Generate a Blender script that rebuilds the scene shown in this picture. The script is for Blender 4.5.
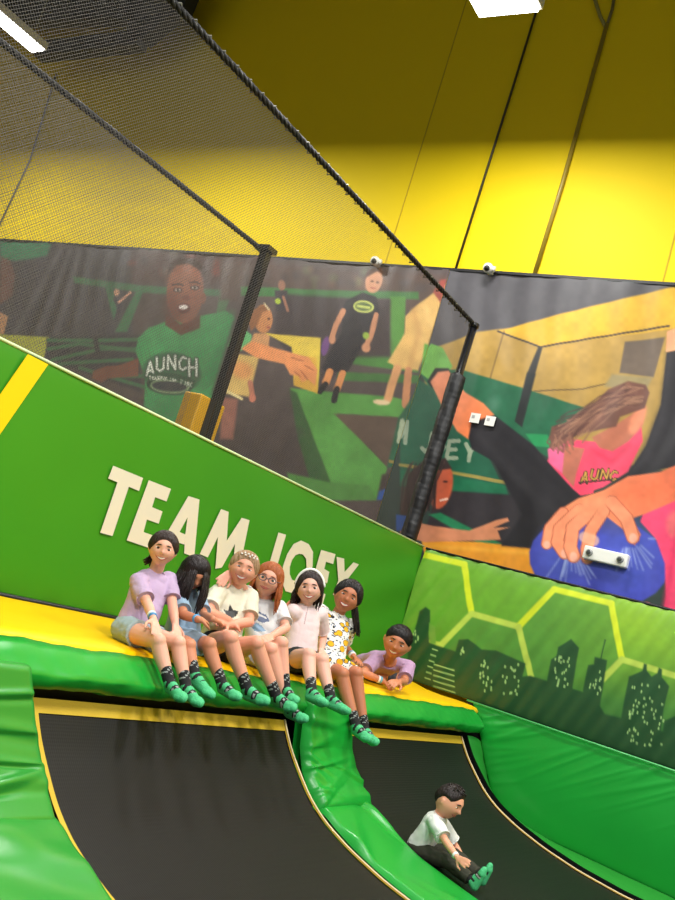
import bpy, bmesh, math, random
import numpy as np
from mathutils import Vector, Matrix
random.seed(7)
rng = np.random.RandomState(5)
for o in list(bpy.data.objects): bpy.data.objects.remove(o)
S = bpy.context.scene
COL = S.collection

# ------------------------------------------------ camera (origin = eye height)
FPX = 939.0; CX, CY = 337.5, 450.0
_X = np.array([551.5, 325, FPX]); _X /= np.linalg.norm(_X)
_Y = np.array([-1431.5, -283, FPX]); _Y -= _X * (_X @ _Y); _Y /= np.linalg.norm(_Y)
_Z = np.cross(_X, _Y)
R3 = np.array([_X, _Y, _Z])           # rows: world axes seen from the camera (right, down, forward)
cam_d = bpy.data.cameras.new('camera'); cam = bpy.data.objects.new('camera', cam_d); COL.objects.link(cam)
cam_d.sensor_fit = 'VERTICAL'; cam_d.sensor_height = 24; cam_d.lens = FPX / 900 * 24
cam_d.clip_start = .05; cam_d.clip_end = 200
M = Matrix.Identity(4)
for i in range(3):
    M[i][0] = R3[i, 0]; M[i][1] = -R3[i, 1]; M[i][2] = -R3[i, 2]
cam.matrix_world = M
S.camera = cam

# ------------------------------------------------ light
S.view_settings.view_transform = 'Standard'; S.view_settings.look = 'None'
S.view_settings.gamma = 1; S.view_settings.use_curve_mapping = False
S.view_settings.exposure = 0.0
w = bpy.data.worlds.new('hall_light'); S.world = w; w.use_nodes = True
w.node_tree.nodes['Background'].inputs[0].default_value = (.93, .97, 1, 1)
w.node_tree.nodes['Background'].inputs[1].default_value = .27
def area(loc, sx, sy, power, col=(1, .985, .95), rot=(0, 0, 0), spread=math.pi):
    l = bpy.data.lights.new('lamp_and_fill_light', 'AREA'); l.shape = 'RECTANGLE'; l.size = sx; l.size_y = sy
    l.energy = power; l.color = col; l.spread = spread
    o = bpy.data.objects.new('lamp_and_fill_light', l); COL.objects.link(o); o.location = loc; o.rotation_euler = rot
    return o
# rows of ceiling lamps over the trampoline courts, plus unseen rows added behind the camera as fill (hanging at 5.6 m above the eye)
for lx, ly, p in [(6.6, 0.0, 150), (6.6, 3.9, 150), (6.2, 8.0, 150), (6.2, 12.0, 150), (2.6, 0.5, 290), (2.6, 6, 140), (-1.5, 0.0, 360), (-1.5, -4, 260), (3, -4, 260), (6.6, -4, 160)]:
    area((lx, ly, 5.35), .45, 1.1, p)

# ------------------------------------------------ helpers
def ray(p): return R3 @ np.array([p[0] - CX, p[1] - CY, FPX])
def on(p, ax, v):
    r = ray(p); return r * (v / r[ax])
def proj(P):
    q = np.asarray(P, float) @ R3
    return np.stack([q[..., 0] / q[..., 2] * FPX + CX, q[..., 1] / q[..., 2] * FPX + CY], -1)
def lin(c):
    c = np.asarray(c, float) / 255.
    return np.where(c <= .04045, c / 12.92, ((c + .055) / 1.055) ** 2.4)
def empty(name, loc=(0, 0, 0)):
    o = bpy.data.objects.new(name, None); COL.objects.link(o); o.location = loc; o.empty_display_size = .1; return o
def tag(o, label=None, cat=None, group=None, kind=None):
    if label: o['label'] = label
    if cat: o['category'] = cat
    if group: o['group'] = group
    if kind: o['kind'] = kind
    return o
def link(name, me, mats, parent=None, smooth=False):
    o = bpy.data.objects.new(name, me); COL.objects.link(o)
    for m in (mats if isinstance(mats, (list, tuple)) else [mats]): me.materials.append(m)
    if smooth: me.polygons.foreach_set('use_smooth', [True] * len(me.polygons))
    if parent:
        o.parent = parent; o.matrix_parent_inverse = Matrix.Translation(-Vector(parent.location))
    return o
class MB:
    def __init__(s): s.v = []; s.f = []; s.m = []
    def add(s, v, f, m=0):
        n = len(s.v); s.v += [tuple(map(float, x)) for x in v]; s.f += [tuple(n + i for i in q) for q in f]; s.m += [m] * len(f)
    def box(s, c, d, m=0, A=None):
        c = np.array(c, float); d = np.array(d, float) / 2
        A = np.eye(3) if A is None else np.array(A)
        v = [c + (np.array([x, y, z]) * d) @ A for x in (-1, 1) for y in (-1, 1) for z in (-1, 1)]
        s.add(v, [(0, 1, 3, 2), (4, 6, 7, 5), (0, 4, 5, 1), (2, 3, 7, 6), (0, 2, 6, 4), (1, 5, 7, 3)], m)
    def loft(s, rings, m=0, cap=True):
        n = len(rings[0]); v = [p for r in rings for p in r]; f = []
        for i in range(len(rings) - 1):
            for j in range(n):
                a = i * n + j; b = i * n + (j + 1) % n; f.append((a, b, b + n, a + n))
        if cap: f.append(tuple(range(n))[::-1]); f.append(tuple(len(v) - n + i for i in range(n)))
        s.add(v, f, m)
    def cap(s, p, q, r1, r2, m=0, n=14, flat=False, round_=True):
        p = np.array(p, float); q = np.array(q, float); d = q - p; L = np.linalg.norm(d) + 1e-9; d /= L
        a = np.cross(d, [0, 0, 1] if abs(d[2]) < .9 else [1, 0, 0]); a /= np.linalg.norm(a); b = np.cross(d, a)
        st = []
        if not flat:
            for k in (5, 25, 45, 65): t = math.radians(90 - k); st.append((p - d * r1 * math.sin(t), r1 * math.cos(t)))
        st.append((p, r1)); st.append((q, r2))
        if not flat:
            for k in (65, 45, 25, 5): t = math.radians(90 - k); st.append((q + d * r2 * math.sin(t), r2 * math.cos(t)))
        s.loft([[c + r * (math.cos(2 * math.pi * i / n) * a + math.sin(2 * math.pi * i / n) * b) for i in range(n)] for c, r in st], m)
    def tube(s, pts, r, m=0, n=8):
        pts = [np.array(p, float) for p in pts]; rr = r if hasattr(r, '__len__') else [r] * len(pts); rings = []
        a = None
        for i, p in enumerate(pts):
            d = pts[min(i + 1, len(pts) - 1)] - pts[max(i - 1, 0)]; d /= np.linalg.norm(d) + 1e-9
            if a is None: a = np.cross(d, [0, 0, 1] if abs(d[2]) < .9 else [1, 0, 0])
            a = a - d * (a @ d); a /= np.linalg.norm(a) + 1e-9; b = np.cross(d, a)
            rings.append([p + rr[i] * (math.cos(2 * math.pi * k / n) * a + math.sin(2 * math.pi * k / n) * b) for k in range(n)])
        s.loft(rings, m)
    def ell(s, c, rad, A=None, m=0, n=16, k=10):
        A = np.eye(3) if A is None else np.array(A); c = np.array(c, float); rad = np.array(rad, float); rings = []
        for i in range(k + 1):
            t = math.pi * (i + .02) / (k + .04)
            rings.append([c + (np.array([math.sin(t) * math.cos(2 * math.pi * j / n), math.sin(t) * math.sin(2 * math.pi * j / n), math.cos(t)]) * rad) @ A for j in range(n)])
        s.loft(rings, m)
    def mesh(s):
        me = bpy.data.meshes.new('mesh'); me.from_pydata(s.v, [], s.f)
        me.polygons.foreach_set('material_index', s.m); me.update()
        bm = bmesh.new(); bm.from_mesh(me); bmesh.ops.recalc_face_normals(bm, faces=bm.faces); bm.to_mesh(me); bm.free()
        return me
    def build(s, name, mats, parent=None, smooth=True): return link(name, s.mesh(), mats, parent, smooth)
    def remesh(s, voxel, smooth_it=3, fac=.5):
        me = s.mesh(); o = bpy.data.objects.new('tmp', me); COL.objects.link(o)
        r = o.modifiers.new('r', 'REMESH'); r.mode = 'VOXEL'; r.voxel_size = voxel; r.use_smooth_shade = True
        q = o.modifiers.new('s', 'SMOOTH'); q.iterations = smooth_it; q.factor = fac
        dg = bpy.context.evaluated_depsgraph_get(); out = bpy.data.meshes.new_from_object(o.evaluated_get(dg))
        bpy.data.objects.remove(o); bpy.data.meshes.remove(me); return out

# ------------------------------------------------ materials
def mat(name, col, rough=.5, metal=0, bump=0, bscale=40, bstretch=(1, 1, 1), var=0, vscale=5, spec=.5, emit=0, coat=0, sss=0):
    m = bpy.data.materials.new(name); m.use_nodes = True; nt = m.node_tree; b = nt.nodes['Principled BSDF']
    c = tuple(lin(col)) + (1,)
    b.inputs['Base Color'].default_value = c; b.inputs['Roughness'].default_value = rough; b.inputs['Metallic'].default_value = metal
    b.inputs['Specular IOR Level'].default_value = spec; b.inputs['Coat Weight'].default_value = coat
    if emit: b.inputs['Emission Color'].default_value = c; b.inputs['Emission Strength'].default_value = emit
    tc = nt.nodes.new('ShaderNodeTexCoord'); mp = nt.nodes.new('ShaderNodeMapping'); nt.links.new(tc.outputs['Object'], mp.inputs[0])
    if bump:
        mp.inputs['Scale'].default_value = bstretch
        n = nt.nodes.new('ShaderNodeTexNoise'); n.inputs['Scale'].default_value = bscale; n.inputs['Detail'].default_value = 3
        nt.links.new(mp.outputs[0], n.inputs[0]); bp = nt.nodes.new('ShaderNodeBump'); bp.inputs['Strength'].default_value = bump; bp.inputs['Distance'].default_value = .01
        nt.links.new(n.outputs['Fac'], bp.inputs['Height']); nt.links.new(bp.outputs[0], b.inputs['Normal'])
    if var:
        n = nt.nodes.new('ShaderNodeTexNoise'); n.inputs['Scale'].default_value = vscale; nt.links.new(tc.outputs['Object'], n.inputs[0])
        r = nt.nodes.new('ShaderNodeMapRange'); r.inputs['To Min'].default_value = 1 - var; r.inputs['To Max'].default_value = 1 + var
        nt.links.new(n.outputs['Fac'], r.inputs[0]); x = nt.nodes.new('ShaderNodeVectorMath'); x.operation = 'SCALE'; x.inputs[0].default_value = c[:3]
        nt.links.new(r.outputs[0], x.inputs['Scale']); nt.links.new(x.outputs[0], b.inputs['Base Color'])
    return m
def vc_mat(name, rough=.45, bump=.15, stretch=(1, 1, 1), scale=6):
    m = mat(name, (200, 200, 200), rough, bump=bump, bscale=scale, bstretch=stretch); nt = m.node_tree
    a = nt.nodes.new('ShaderNodeVertexColor'); a.layer_name = 'print'; nt.links.new(a.outputs[0], nt.nodes['Principled BSDF'].inputs['Base Color'])
    return m
GREEN = (22, 150, 48)
m_green = mat('green_vinyl', GREEN, .3, bump=.25, bscale=5, bstretch=(1, 1, .5), var=.08, vscale=3, spec=.5)
m_green2 = mat('light_green_vinyl', (44, 140, 50), .28, bump=.35, bscale=5, var=.06, spec=.6)
m_joey = mat('grass_green_vinyl', (58, 140, 28), .38, bump=.12, bscale=2.2, bstretch=(1, 1, 2), var=.08, vscale=1.3, spec=.35)
m_yellow = mat('yellow_vinyl', (250, 196, 0), .38, bump=.3, bscale=6, bstretch=(.7, 1, 1), spec=.4)
m_stripe = mat('yellow_stripe_vinyl', (240, 205, 5), .4)
m_letter = mat('cream_lettering', (222, 216, 196), .55)
m_black = mat('black_vinyl', (16, 16, 18), .45, bump=.1)
m_steel = mat('black_powder_coated_steel', (20, 20, 24), .25, spec=.6)
m_bedband = mat('yellow_webbing', (196, 162, 34), .6, bump=.2, bscale=80)
m_wall = mat('yellow_painted_wall', (236, 205, 4), .6, bump=.03, bscale=3, spec=.25)
m_dark = mat('dark_painted_metal', (26, 30, 40), .5)
m_ceil = mat('ceiling_insulation', (176, 182, 190), .8)
m_floor = mat('dark_rubber_floor', (40, 40, 42), .7, bump=.2, bscale=60)
m_white = mat('white_plastic', (235, 235, 228), .35)
m_cable = mat('black_rope', (22, 22, 26), .6, bump=.5, bscale=200)
m_wire = mat('grey_wire', (120, 120, 112), .4, metal=.3)
m_orange = mat('mustard_vinyl', (222, 165, 20), .4, bump=.3, bscale=12)
m_glow = mat('lamp_tube', (255, 252, 240), .5, emit=9)

# weave of the jumping beds
def bed_mat():
    m = mat('black_jumping_fabric', (19, 18, 18), .5, var=.25, vscale=2, spec=.28); nt = m.node_tree; b = nt.nodes['Principled BSDF']
    tc = nt.nodes.new('ShaderNodeTexCoord'); ws = []
    for ax in 'XZ':
        wv = nt.nodes.new('ShaderNodeTexWave'); wv.bands_direction = ax; wv.inputs['Scale'].default_value = 26; nt.links.new(tc.outputs['Object'], wv.inputs[0]); ws.append(wv)
    ad = nt.nodes.new('ShaderNodeMath'); nt.links.new(ws[0].outputs['Fac'], ad.inputs[0]); nt.links.new(ws[1].outputs['Fac'], ad.inputs[1])
    bp = nt.nodes.new('ShaderNodeBump'); bp.inputs['Strength'].default_value = .15; bp.inputs['Distance'].default_value = .004
    nt.links.new(ad.outputs[0], bp.inputs['Height']); nt.links.new(bp.outputs[0], b.inputs['Normal']); return m
m_bed = bed_mat()

# knotted safety netting: real threads as an alpha pattern in the net's own plane
def net_mat(name, col, sc, thr):
    m = bpy.data.materials.new(name); m.use_nodes = True; nt = m.node_tree; N = nt.nodes; L = nt.links
    b = N['Principled BSDF']; b.inputs['Base Color'].default_value = tuple(lin(col)) + (1,); b.inputs['Roughness'].default_value = .6
    tc = N.new('ShaderNodeTexCoord'); outs = []
    for ang in (45, -45):
        mp = N.new('ShaderNodeMapping'); mp.inputs['Rotation'].default_value = (0, math.radians(ang), 0); L.new(tc.outputs['Object'], mp.inputs[0])
        sp = N.new('ShaderNodeSeparateXYZ'); L.new(mp.outputs[0], sp.inputs[0])
        mu = N.new('ShaderNodeMath'); mu.operation = 'MULTIPLY'; mu.inputs[1].default_value = sc; L.new(sp.outputs['X'], mu.inputs[0])
        fr = N.new('ShaderNodeMath'); fr.operation = 'FRACT'; L.new(mu.outputs[0], fr.inputs[0])
        lt = N.new('ShaderNodeMath'); lt.operation = 'LESS_THAN'; lt.inputs[1].default_value = thr; L.new(fr.outputs[0], lt.inputs[0]); outs.append(lt)
    mx = N.new('ShaderNodeMath'); mx.operation = 'MAXIMUM'; L.new(outs[0].outputs[0], mx.inputs[0]); L.new(outs[1].outputs[0], mx.inputs[1])
    L.new(mx.outputs[0], b.inputs['Alpha']); return m
m_net = net_mat('black_netting', (84, 80, 76), 62, .13)
m_net2 = net_mat('dense_black_netting', (92, 88, 84), 62, .14)

# ------------------------------------------------ painter: prints on vinyl as per-vertex ink colour
def sd_poly(pts, X, Y):
    pts = np.array(pts, float); n = len(pts); ins = np.zeros(X.shape, bool); d = np.full(X.shape, 1e9)
    for i in range(n):
        ax, ay = pts[i]; bx, by = pts[(i + 1) % n]; ex, ey = bx - ax, by - ay; L2 = ex * ex + ey * ey + 1e-9
        t = np.clip(((X - ax) * ex + (Y - ay) * ey) / L2, 0, 1); d = np.minimum(d, np.hypot(X - ax - t * ex, Y - ay - t * ey))
        c = ((ay > Y) != (by > Y)) & (X < ex * (Y - ay) / (ey if abs(ey) > 1e-9 else 1e-9) + ax); ins ^= c
    return np.where(ins, -d, d)
def sd_line(pts, X, Y):
    d = np.full(X.shape, 1e9)
    for (ax, ay), (bx, by) in zip(pts[:-1], pts[1:]):
        ex, ey = bx - ax, by - ay; L2 = ex * ex + ey * ey + 1e-9
        t = np.clip(((X - ax) * ex + (Y - ay) * ey) / L2, 0, 1); d = np.minimum(d, np.hypot(X - ax - t * ex, Y - ay - t * ey))
    return d
def tr(off, z): return lambda pts: [(off[0] + x / z, off[1] + y / z) for x, y in pts]
class Paint:
    """layers in photo coordinates, laid on the print's own plane"""
    def __init__(s, T, z, grain=.8): s.L = []; s.T = T; s.z = z; s.grain = grain
    def use(s, T, z): s.T = T; s.z = z
    def poly(s, pts, c, soft=.8, a=1, c2=None, g=None):
        s.L.append(('p', s.T(pts), c, soft, a, c2, s.T(g) if g else None))
    def line(s, pts, wd, c, soft=.6, a=1): s.L.append(('l', s.T(pts), c, soft, a, wd / s.z / 2, None))
    def ell(s, cx, cy, rx, ry, c, ang=0, soft=.8, a=1):
        t = np.linspace(0, 2 * math.pi, 25)[:-1]; k = math.radians(ang)
        s.poly([(cx + rx * math.cos(u) * math.cos(k) - ry * math.sin(u) * math.sin(k), cy + rx * math.cos(u) * math.sin(k) + ry * math.sin(u) * math.cos(k)) for u in t], c, soft, a)
    def run(s, px, base):
        X, Y = px[:, 0], px[:, 1]; C = np.tile(np.array(base, float), (len(X), 1))
        for k, pts, c, soft, a, e, g in s.L:
            P = np.array(pts); mg = 3 * soft + (e if k == 'l' else 0) + 1
            sel = np.where((X > P[:, 0].min() - mg) & (X < P[:, 0].max() + mg) & (Y > P[:, 1].min() - mg) & (Y < P[:, 1].max() + mg))[0]
            if not len(sel): continue
            x, y = X[sel], Y[sel]
            d = sd_poly(pts, x, y) if k == 'p' else sd_line(pts, x, y) - e
            al = np.clip(.5 - d / (2 * soft), 0, 1) * a; al = al * al * (3 - 2 * al) if a == 1 else al
            col = np.array(c, float)[None]
            if k == 'p' and e is not None:
                (x0, y0), (x1, y1) = g; t = np.clip(((x - x0) * (x1 - x0) + (y - y0) * (y1 - y0)) / ((x1 - x0) ** 2 + (y1 - y0) ** 2), 0, 1)[:, None]
                col = np.array(c, float) * (1 - t) + np.array(e, float) * t
            C[sel] = C[sel] * (1 - al[:, None]) + col * al[:, None]
        r = np.random.RandomState(9)
        for sc, am in ((40, .07), (13, .06), (4.5, .045)):          # printed photo grain
            g_ = r.rand(260, 260) * 2 - 1; u = (X + 400) / sc; v = (Y + 400) / sc; i = np.floor(u).astype(int) % 259; j = np.floor(v).astype(int) % 259; fu = u - np.floor(u); fv = v - np.floor(v)
            fu = fu * fu * (3 - 2 * fu); fv = fv * fv * (3 - 2 * fv)
            n_ = g_[i, j] * (1 - fu) * (1 - fv) + g_[i + 1, j] * fu * (1 - fv) + g_[i, j + 1] * (1 - fu) * fv + g_[i + 1, j + 1] * fu * fv
            C = C * (1 + am * s.grain * n_[:, None])
        return C
def print_panel(name, x, y0, y1, z0, z1, step, paint, base, material, parent=None, disp=None, ex=1.0):
    ny = int((y1 - y0) / step) + 1; nz = int((z1 - z0) / step) + 1
    ys = np.linspace(y0, y1, ny); zs = np.linspace(z0, z1, nz); YY, ZZ = np.meshgrid(ys, zs, indexing='ij')
    P = np.stack([np.full(YY.size, x), YY.ravel(), ZZ.ravel()], 1); px = proj(P)
    C = paint.run(px, base); C = lin(np.clip(C, 0, 255)) * ex
    if disp is not None: P[:, 0] -= disp(P[:, 1], P[:, 2])
    i, j = np.meshgrid(np.arange(ny - 1), np.arange(nz - 1), indexing='ij'); a = (i * nz + j).ravel()
    F = np.stack([a, a + 1, a + nz + 1, a + nz], 1)
    me = bpy.data.meshes.new(name); me.vertices.add(len(P)); me.vertices.foreach_set('co', P.ravel())
    me.loops.add(F.size); me.loops.foreach_set('vertex_index', F.ravel()); me.polygons.add(len(F)); me.polygons.foreach_set('loop_start', np.arange(0, F.size, 4)); me.update(calc_edges=True)
    at = me.color_attributes.new('print', 'FLOAT_COLOR', 'POINT'); at.data.foreach_set('color', np.concatenate([C, np.ones((len(C), 1))], 1).astype(np.float32).ravel())
    me.validate(); return link(name, me, material, parent, True)
# ================================================ SETTING
YW = 4.1; XB = 8.42
def slab(name, c, d, m):
    b = MB(); b.box(c, d); o = b.build(name, m, smooth=False); o['kind'] = 'structure'; return o
slab('wall_back', (XB + .1, 6, 3.3), (.2, 24, 10.2), m_wall)
slab('floor', (3, 4, -1.75), (20, 26, .2), m_floor)
slab('ceiling', (3, 6, 8.6), (14, 24, .2), m_ceil)
slab('wall_left', (3, 18.1, 3.3), (14, .2, 10.2), m_wall)
# panel joints of the wall cladding
for k, (a, b_) in enumerate([((459, 25), (393, 250)), ((675, 235), (668, 262))]):
    yy = on(a, 0, XB)[1]
    slab('trim_%d' % (k + 1), (XB - .002, yy, 5.5), (.006, .012, 5.8), mat('panel_joint', (190, 160, 10), .7))

# ================================================ PRINTED BANNERS
exec_layers = None
XP = XB - .035
def ban_disp(Y, Z): return .012 * np.sin(Y * 3.1 + Z * 1.2) * np.clip((Z - .8) / 2, 0, 1) + .004 * np.sin(Y * 19 + np.sin(Z * 3) * 2)
YS = on((447, 281), 0, XP)[1]
def curtain(seed, dens, z):
    pass
# ---- left banner
A = Paint(tr((0, 200), 2.5), 2.5)
A.poly([(0, 100), (330, 125), (330, 400), (0, 400)], (70, 66, 70), 3)
A.poly([(330, 125), (680, 140), (680, 210), (330, 210)], (78, 58, 56), 6)
for i in range(26):   # blurred crowd in the dark rafters
    A.ell(330 + rng.rand() * 330, 130 + rng.rand() * 60, 4 + rng.rand() * 8, 4 + rng.rand() * 8, [(120, 75, 60), (60, 50, 55), (100, 95, 90), (130, 60, 50)][i % 4], soft=2, a=.6)
for x0, x1, c in [(150, 40, (96, 92, 94)), (165, 75, (50, 46, 50)), (175, 95, (98, 94, 96)), (188, 120, (52, 48, 52)), (198, 140, (94, 90, 92)), (212, 170, (56, 52, 56)), (222, 190, (84, 82, 84))]:
    A.line([(x0, 130), (x1, 330)], 12, c, 2.5, .8)
A.poly([(0, 100), (130, 108), (118, 140), (60, 150), (0, 152)], (62, 118, 86), 2)
A.poly([(0, 140), (25, 150), (38, 190), (32, 240), (0, 262)], (106, 78, 72), 2)
A.poly([(0, 280), (22, 292), (12, 334), (0, 340)], (175, 130, 95), 1)
A.poly([(0, 336), (122, 342), (108, 400), (0, 400)], (172, 172, 70), 1)
A.poly([(180, 190), (350, 214), (600, 226), (600, 242), (350, 232), (184, 206)], (66, 108, 76), 1.2)
A.poly([(262, 214), (284, 216), (296, 290), (285, 300)], (62, 102, 74), 1.2)
A.poly([(344, 226), (358, 230), (318, 330), (288, 330)], (62, 108, 74), 1.2)
A.poly([(550, 230), (582, 232), (560, 290), (540, 290)], (70, 112, 74), 1.2)
A.line([(290, 250), (300, 268), (292, 300)], 10, (60, 55, 62)); A.ell(293, 232, 7, 9, (190, 140, 110)); A.line([(298, 256), (328, 232)], 6, (205, 150, 125))
A.poly([(115, 346), (350, 336), (352, 480), (120, 400)], (58, 54, 60), 2)
for p in ([(120, 350), (250, 352), (350, 348)], [(120, 372), (200, 360), (350, 378)], [(130, 400), (260, 372), (350, 372)], [(150, 410), (330, 398)], [(200, 420), (370, 470)], [(240, 440), (370, 440)]):
    A.line(p, 9, (62, 108, 72), 1.2)
A.line([(240, 350), (246, 380)], 12, (45, 42, 50), 1.5)
# big boy in the green shirt
A.poly([(345, 395), (300, 412), (262, 416), (232, 428), (230, 446), (252, 456), (270, 446), (345, 440)], (122, 74, 58), 1)
A.poly([(424, 300), (372, 318), (345, 345), (338, 380), (362, 440), (360, 515), (470, 585), (500, 580), (545, 470), (600, 360), (652, 350), (632, 330), (600, 300), (566, 278), (512, 288)], (66, 148, 86), 1)
A.line([(580, 290), (540, 420), (520, 470)], 20, (58, 128, 76), 5, .6); A.line([(380, 340), (400, 430), (380, 510)], 16, (80, 165, 100), 5, .5)
A.poly([(415, 285), (450, 310), (500, 285), (500, 320), (452, 338), (412, 312)], (96, 54, 44), 1.2)
A.ell(462, 232, 46, 76, (134, 82, 64), 4, 1.2); A.ell(458, 196, 40, 36, (152, 96, 74), 0, 5, .8); A.ell(432, 268, 20, 34, (98, 56, 46), 0, 5, .7)
A.poly([(418, 190), (424, 160), (452, 144), (486, 146), (510, 168), (514, 205), (502, 176), (470, 158), (440, 162)], (60, 42, 38), 1.5)
A.ell(508, 245, 7, 14, (122, 74, 58)); A.ell(443, 224, 11, 6, (60, 38, 36)); A.ell(485, 218, 11, 6, (60, 38, 36)); A.ell(443, 224, 7, 3.4, (205, 190, 180)); A.ell(485, 218, 7, 3.4, (205, 190, 180)); A.ell(443, 224, 2.8, 3, (25, 18, 20)); A.ell(485, 218, 2.8, 3, (25, 18, 20))
A.line([(430, 212), (446, 209), (456, 212)], 4, (62, 40, 36)); A.line([(474, 206), (488, 204), (498, 208)], 4, (62, 40, 36))
A.ell(464, 244, 11, 7, (112, 64, 52), soft=1); A.ell(458, 270, 17, 13, (92, 44, 44)); A.ell(457, 267, 12, 6, (225, 215, 205))
# shirt print with arched lettering
A.ell(430, 432, 76, 52, (48, 92, 66), 8, 1.5, .8)
AR = [(362, 432), (388, 412), (415, 402), (443, 402), (470, 412), (498, 440)]
STK = {'A': [[(0, 1), (.5, 0), (1, 1)], [(.2, .65), (.8, .65)]], 'U': [[(0, 0), (0, .8), (.5, 1), (1, .8), (1, 0)]], 'N': [[(0, 1), (0, 0), (1, 1), (1, 0)]], 'C': [[(1, .15), (.5, 0), (0, .4), (.1, .85), (.55, 1), (1, .85)]], 'H': [[(0, 0), (0, 1)], [(1, 0), (1, 1)], [(0, .5), (1, .5)]],
       'L': [[(0, 0), (0, 1), (1, 1)]], 'T': [[(0, 0), (1, 0)], [(.5, 0), (.5, 1)]], 'R': [[(0, 1), (0, 0), (1, .1), (1, .4), (0, .5), (1, 1)]], 'M': [[(0, 1), (.1, 0), (.5, .7), (.9, 0), (1, 1)]], 'P': [[(0, 1), (0, 0), (1, .1), (1, .4), (0, .5)]], 'O': [[(.5, 0), (0, .5), (.5, 1), (1, .5), (.5, 0)]], 'I': [[(.5, 0), (.5, 1)]], 'E': [[(1, 0), (0, 0), (0, 1), (1, 1)], [(0, .5), (.8, .5)]], 'K': [[(0, 0), (0, 1)], [(1, 0), (0, .5), (1, 1)]], 'J': [[(.8, 0), (.8, .8), (.4, 1), (0, .8)]], 'Y': [[(0, 0), (.5, .5), (1, 0)], [(.5, .5), (.5, 1)]]}
def word(P, txt, path, hs, lw, c, tilt=0, wd=None, soft=.5):
    """letters whose top-left corners follow path; hs = heights"""
    for ch, (x, y), h in zip(txt, path, hs):
        if ch == ' ': continue
        ww = wd or h * .55
        for s in STK[ch]: P.line([(x + u * ww - (v - .5) * tilt * h, y + v * h) for u, v in s], lw, c, soft)
word(A, 'AUNCH', [(366, 404), (391, 394), (420, 389), (448, 392), (474, 398)], [34, 34, 34, 33, 42], 11, (44, 66, 52), 0, 18)
word(A, 'AUNCH', [(366, 404), (391, 394), (420, 389), (448, 392), (474, 398)], [34, 34, 34, 33, 42], 5.5, (214, 218, 200), 0, 18)
A.ell(425, 462, 60, 26, (38, 62, 50), 4, 1); A.ell(425, 466, 50, 19, (128, 150, 110), 4, 1); A.ell(424, 466, 44, 13, (52, 58, 62), 4, 1)
A.poly([(368, 436), (400, 430), (440, 434), (492, 452), (484, 470), (440, 452), (400, 446), (370, 452)], (44, 80, 58), 1)
word(A, 'TRAMPOLINE PARK', [(372 + i * 7.4, 440 - 5 * math.sin(i / 14 * 3.1) + i * 1.3) for i in range(15)], [9] * 15, 1.6, (214, 216, 196), 0, 4.5, .3)
A.use(tr((220, 240), 2.8125), 2.8125)
# right part of the left banner: trampolines, kids, man in black
A.poly([(0, 60), (640, 100), (640, 200), (0, 170)], (88, 70, 64), 3)
for i in range(30): A.ell(60 + rng.rand() * 560, 80 + rng.rand() * 60, 5 + rng.rand() * 12, 5 + rng.rand() * 10, [(130, 95, 75), (60, 55, 55), (110, 120, 80), (80, 75, 80)][i % 4], soft=3, a=.5)
A.poly([(60, 160), (500, 160), (560, 420), (450, 640), (300, 731), (-20, 731), (-20, 420)], (88, 76, 74), 3, 1, (74, 64, 62), [(200, 300), (200, 700)])
A.poly([(60, 132), (560, 148), (560, 168), (60, 158)], (62, 118, 62), 1)
A.poly([(480, 160), (524, 160), (516, 330), (478, 330)], (84, 140, 62), 1.2)
A.poly([(386, 320), (560, 330), (556, 372), (372, 350)], (72, 130, 58), 1.2); A.poly([(330, 372), (560, 380), (556, 402), (330, 396)], (64, 116, 56), 1.2)
A.poly([(160, 150), (480, 170), (480, 330), (340, 330), (330, 380), (280, 420), (150, 270)], (64, 54, 56), 3)
A.poly([(198, 416), (330, 430), (480, 440), (530, 452), (520, 500), (330, 488), (470, 640), (450, 731), (300, 731), (225, 560)], (92, 158, 72), 1.2)
A.poly([(196, 420), (216, 430), (330, 731), (270, 731), (220, 560)], (56, 92, 52), 1.5)
A.poly([(322, 490), (520, 498), (490, 640), (470, 636)], (96, 78, 66), 1.2)
A.line([(225, 540), (170, 600), (110, 640)], 14, (70, 62, 62), 4, .5)
A.poly([(190, 655), (300, 680), (420, 690), (440, 731), (200, 731)], (84, 140, 66), 1.5)
# small figure in the back
A.ell(174, 128, 10, 15, (150, 105, 85)); A.poly([(155, 142), (190, 142), (186, 196), (158, 200)], (60, 54, 60), 1); A.ell(163, 172, 8, 8, (170, 190, 60)); A.line([(178, 160), (190, 198)], 8, (160, 110, 88))
# child at the left in pale shorts
A.poly([(62, 205), (90, 190), (100, 230), (74, 240)], (150, 100, 70), 1); A.ell(122, 222, 26, 40, (196, 132, 84)); A.poly([(82, 232), (96, 196), (122, 184), (142, 196), (120, 204), (104, 240), (88, 256)], (142, 92, 58), 1)
A.line([(126, 180), (138, 196)], 5, (210, 190, 150)); A.ell(138, 222, 4, 3, (70, 40, 30)); A.ell(136, 246, 5, 3, (150, 70, 60)); A.poly([(96, 262), (140, 262), (136, 300), (80, 300)], (206, 150, 100), 1)
A.poly([(30, 318), (110, 328), (80, 440), (4, 430)], (214, 178, 104), 1.5); A.ell(62, 366, 30, 24, (226, 150, 90), 20, 3, .8); A.line([(10, 420), (60, 446)], 8, (236, 215, 150), 1)
A.line([(84, 400), (90, 440)], 14, (188, 120, 95)); A.ell(90, 444, 10, 12, (198, 120, 96)); A.poly([(6, 440), (50, 448), (36, 560), (0, 560)], (150, 100, 86), 2)
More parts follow.
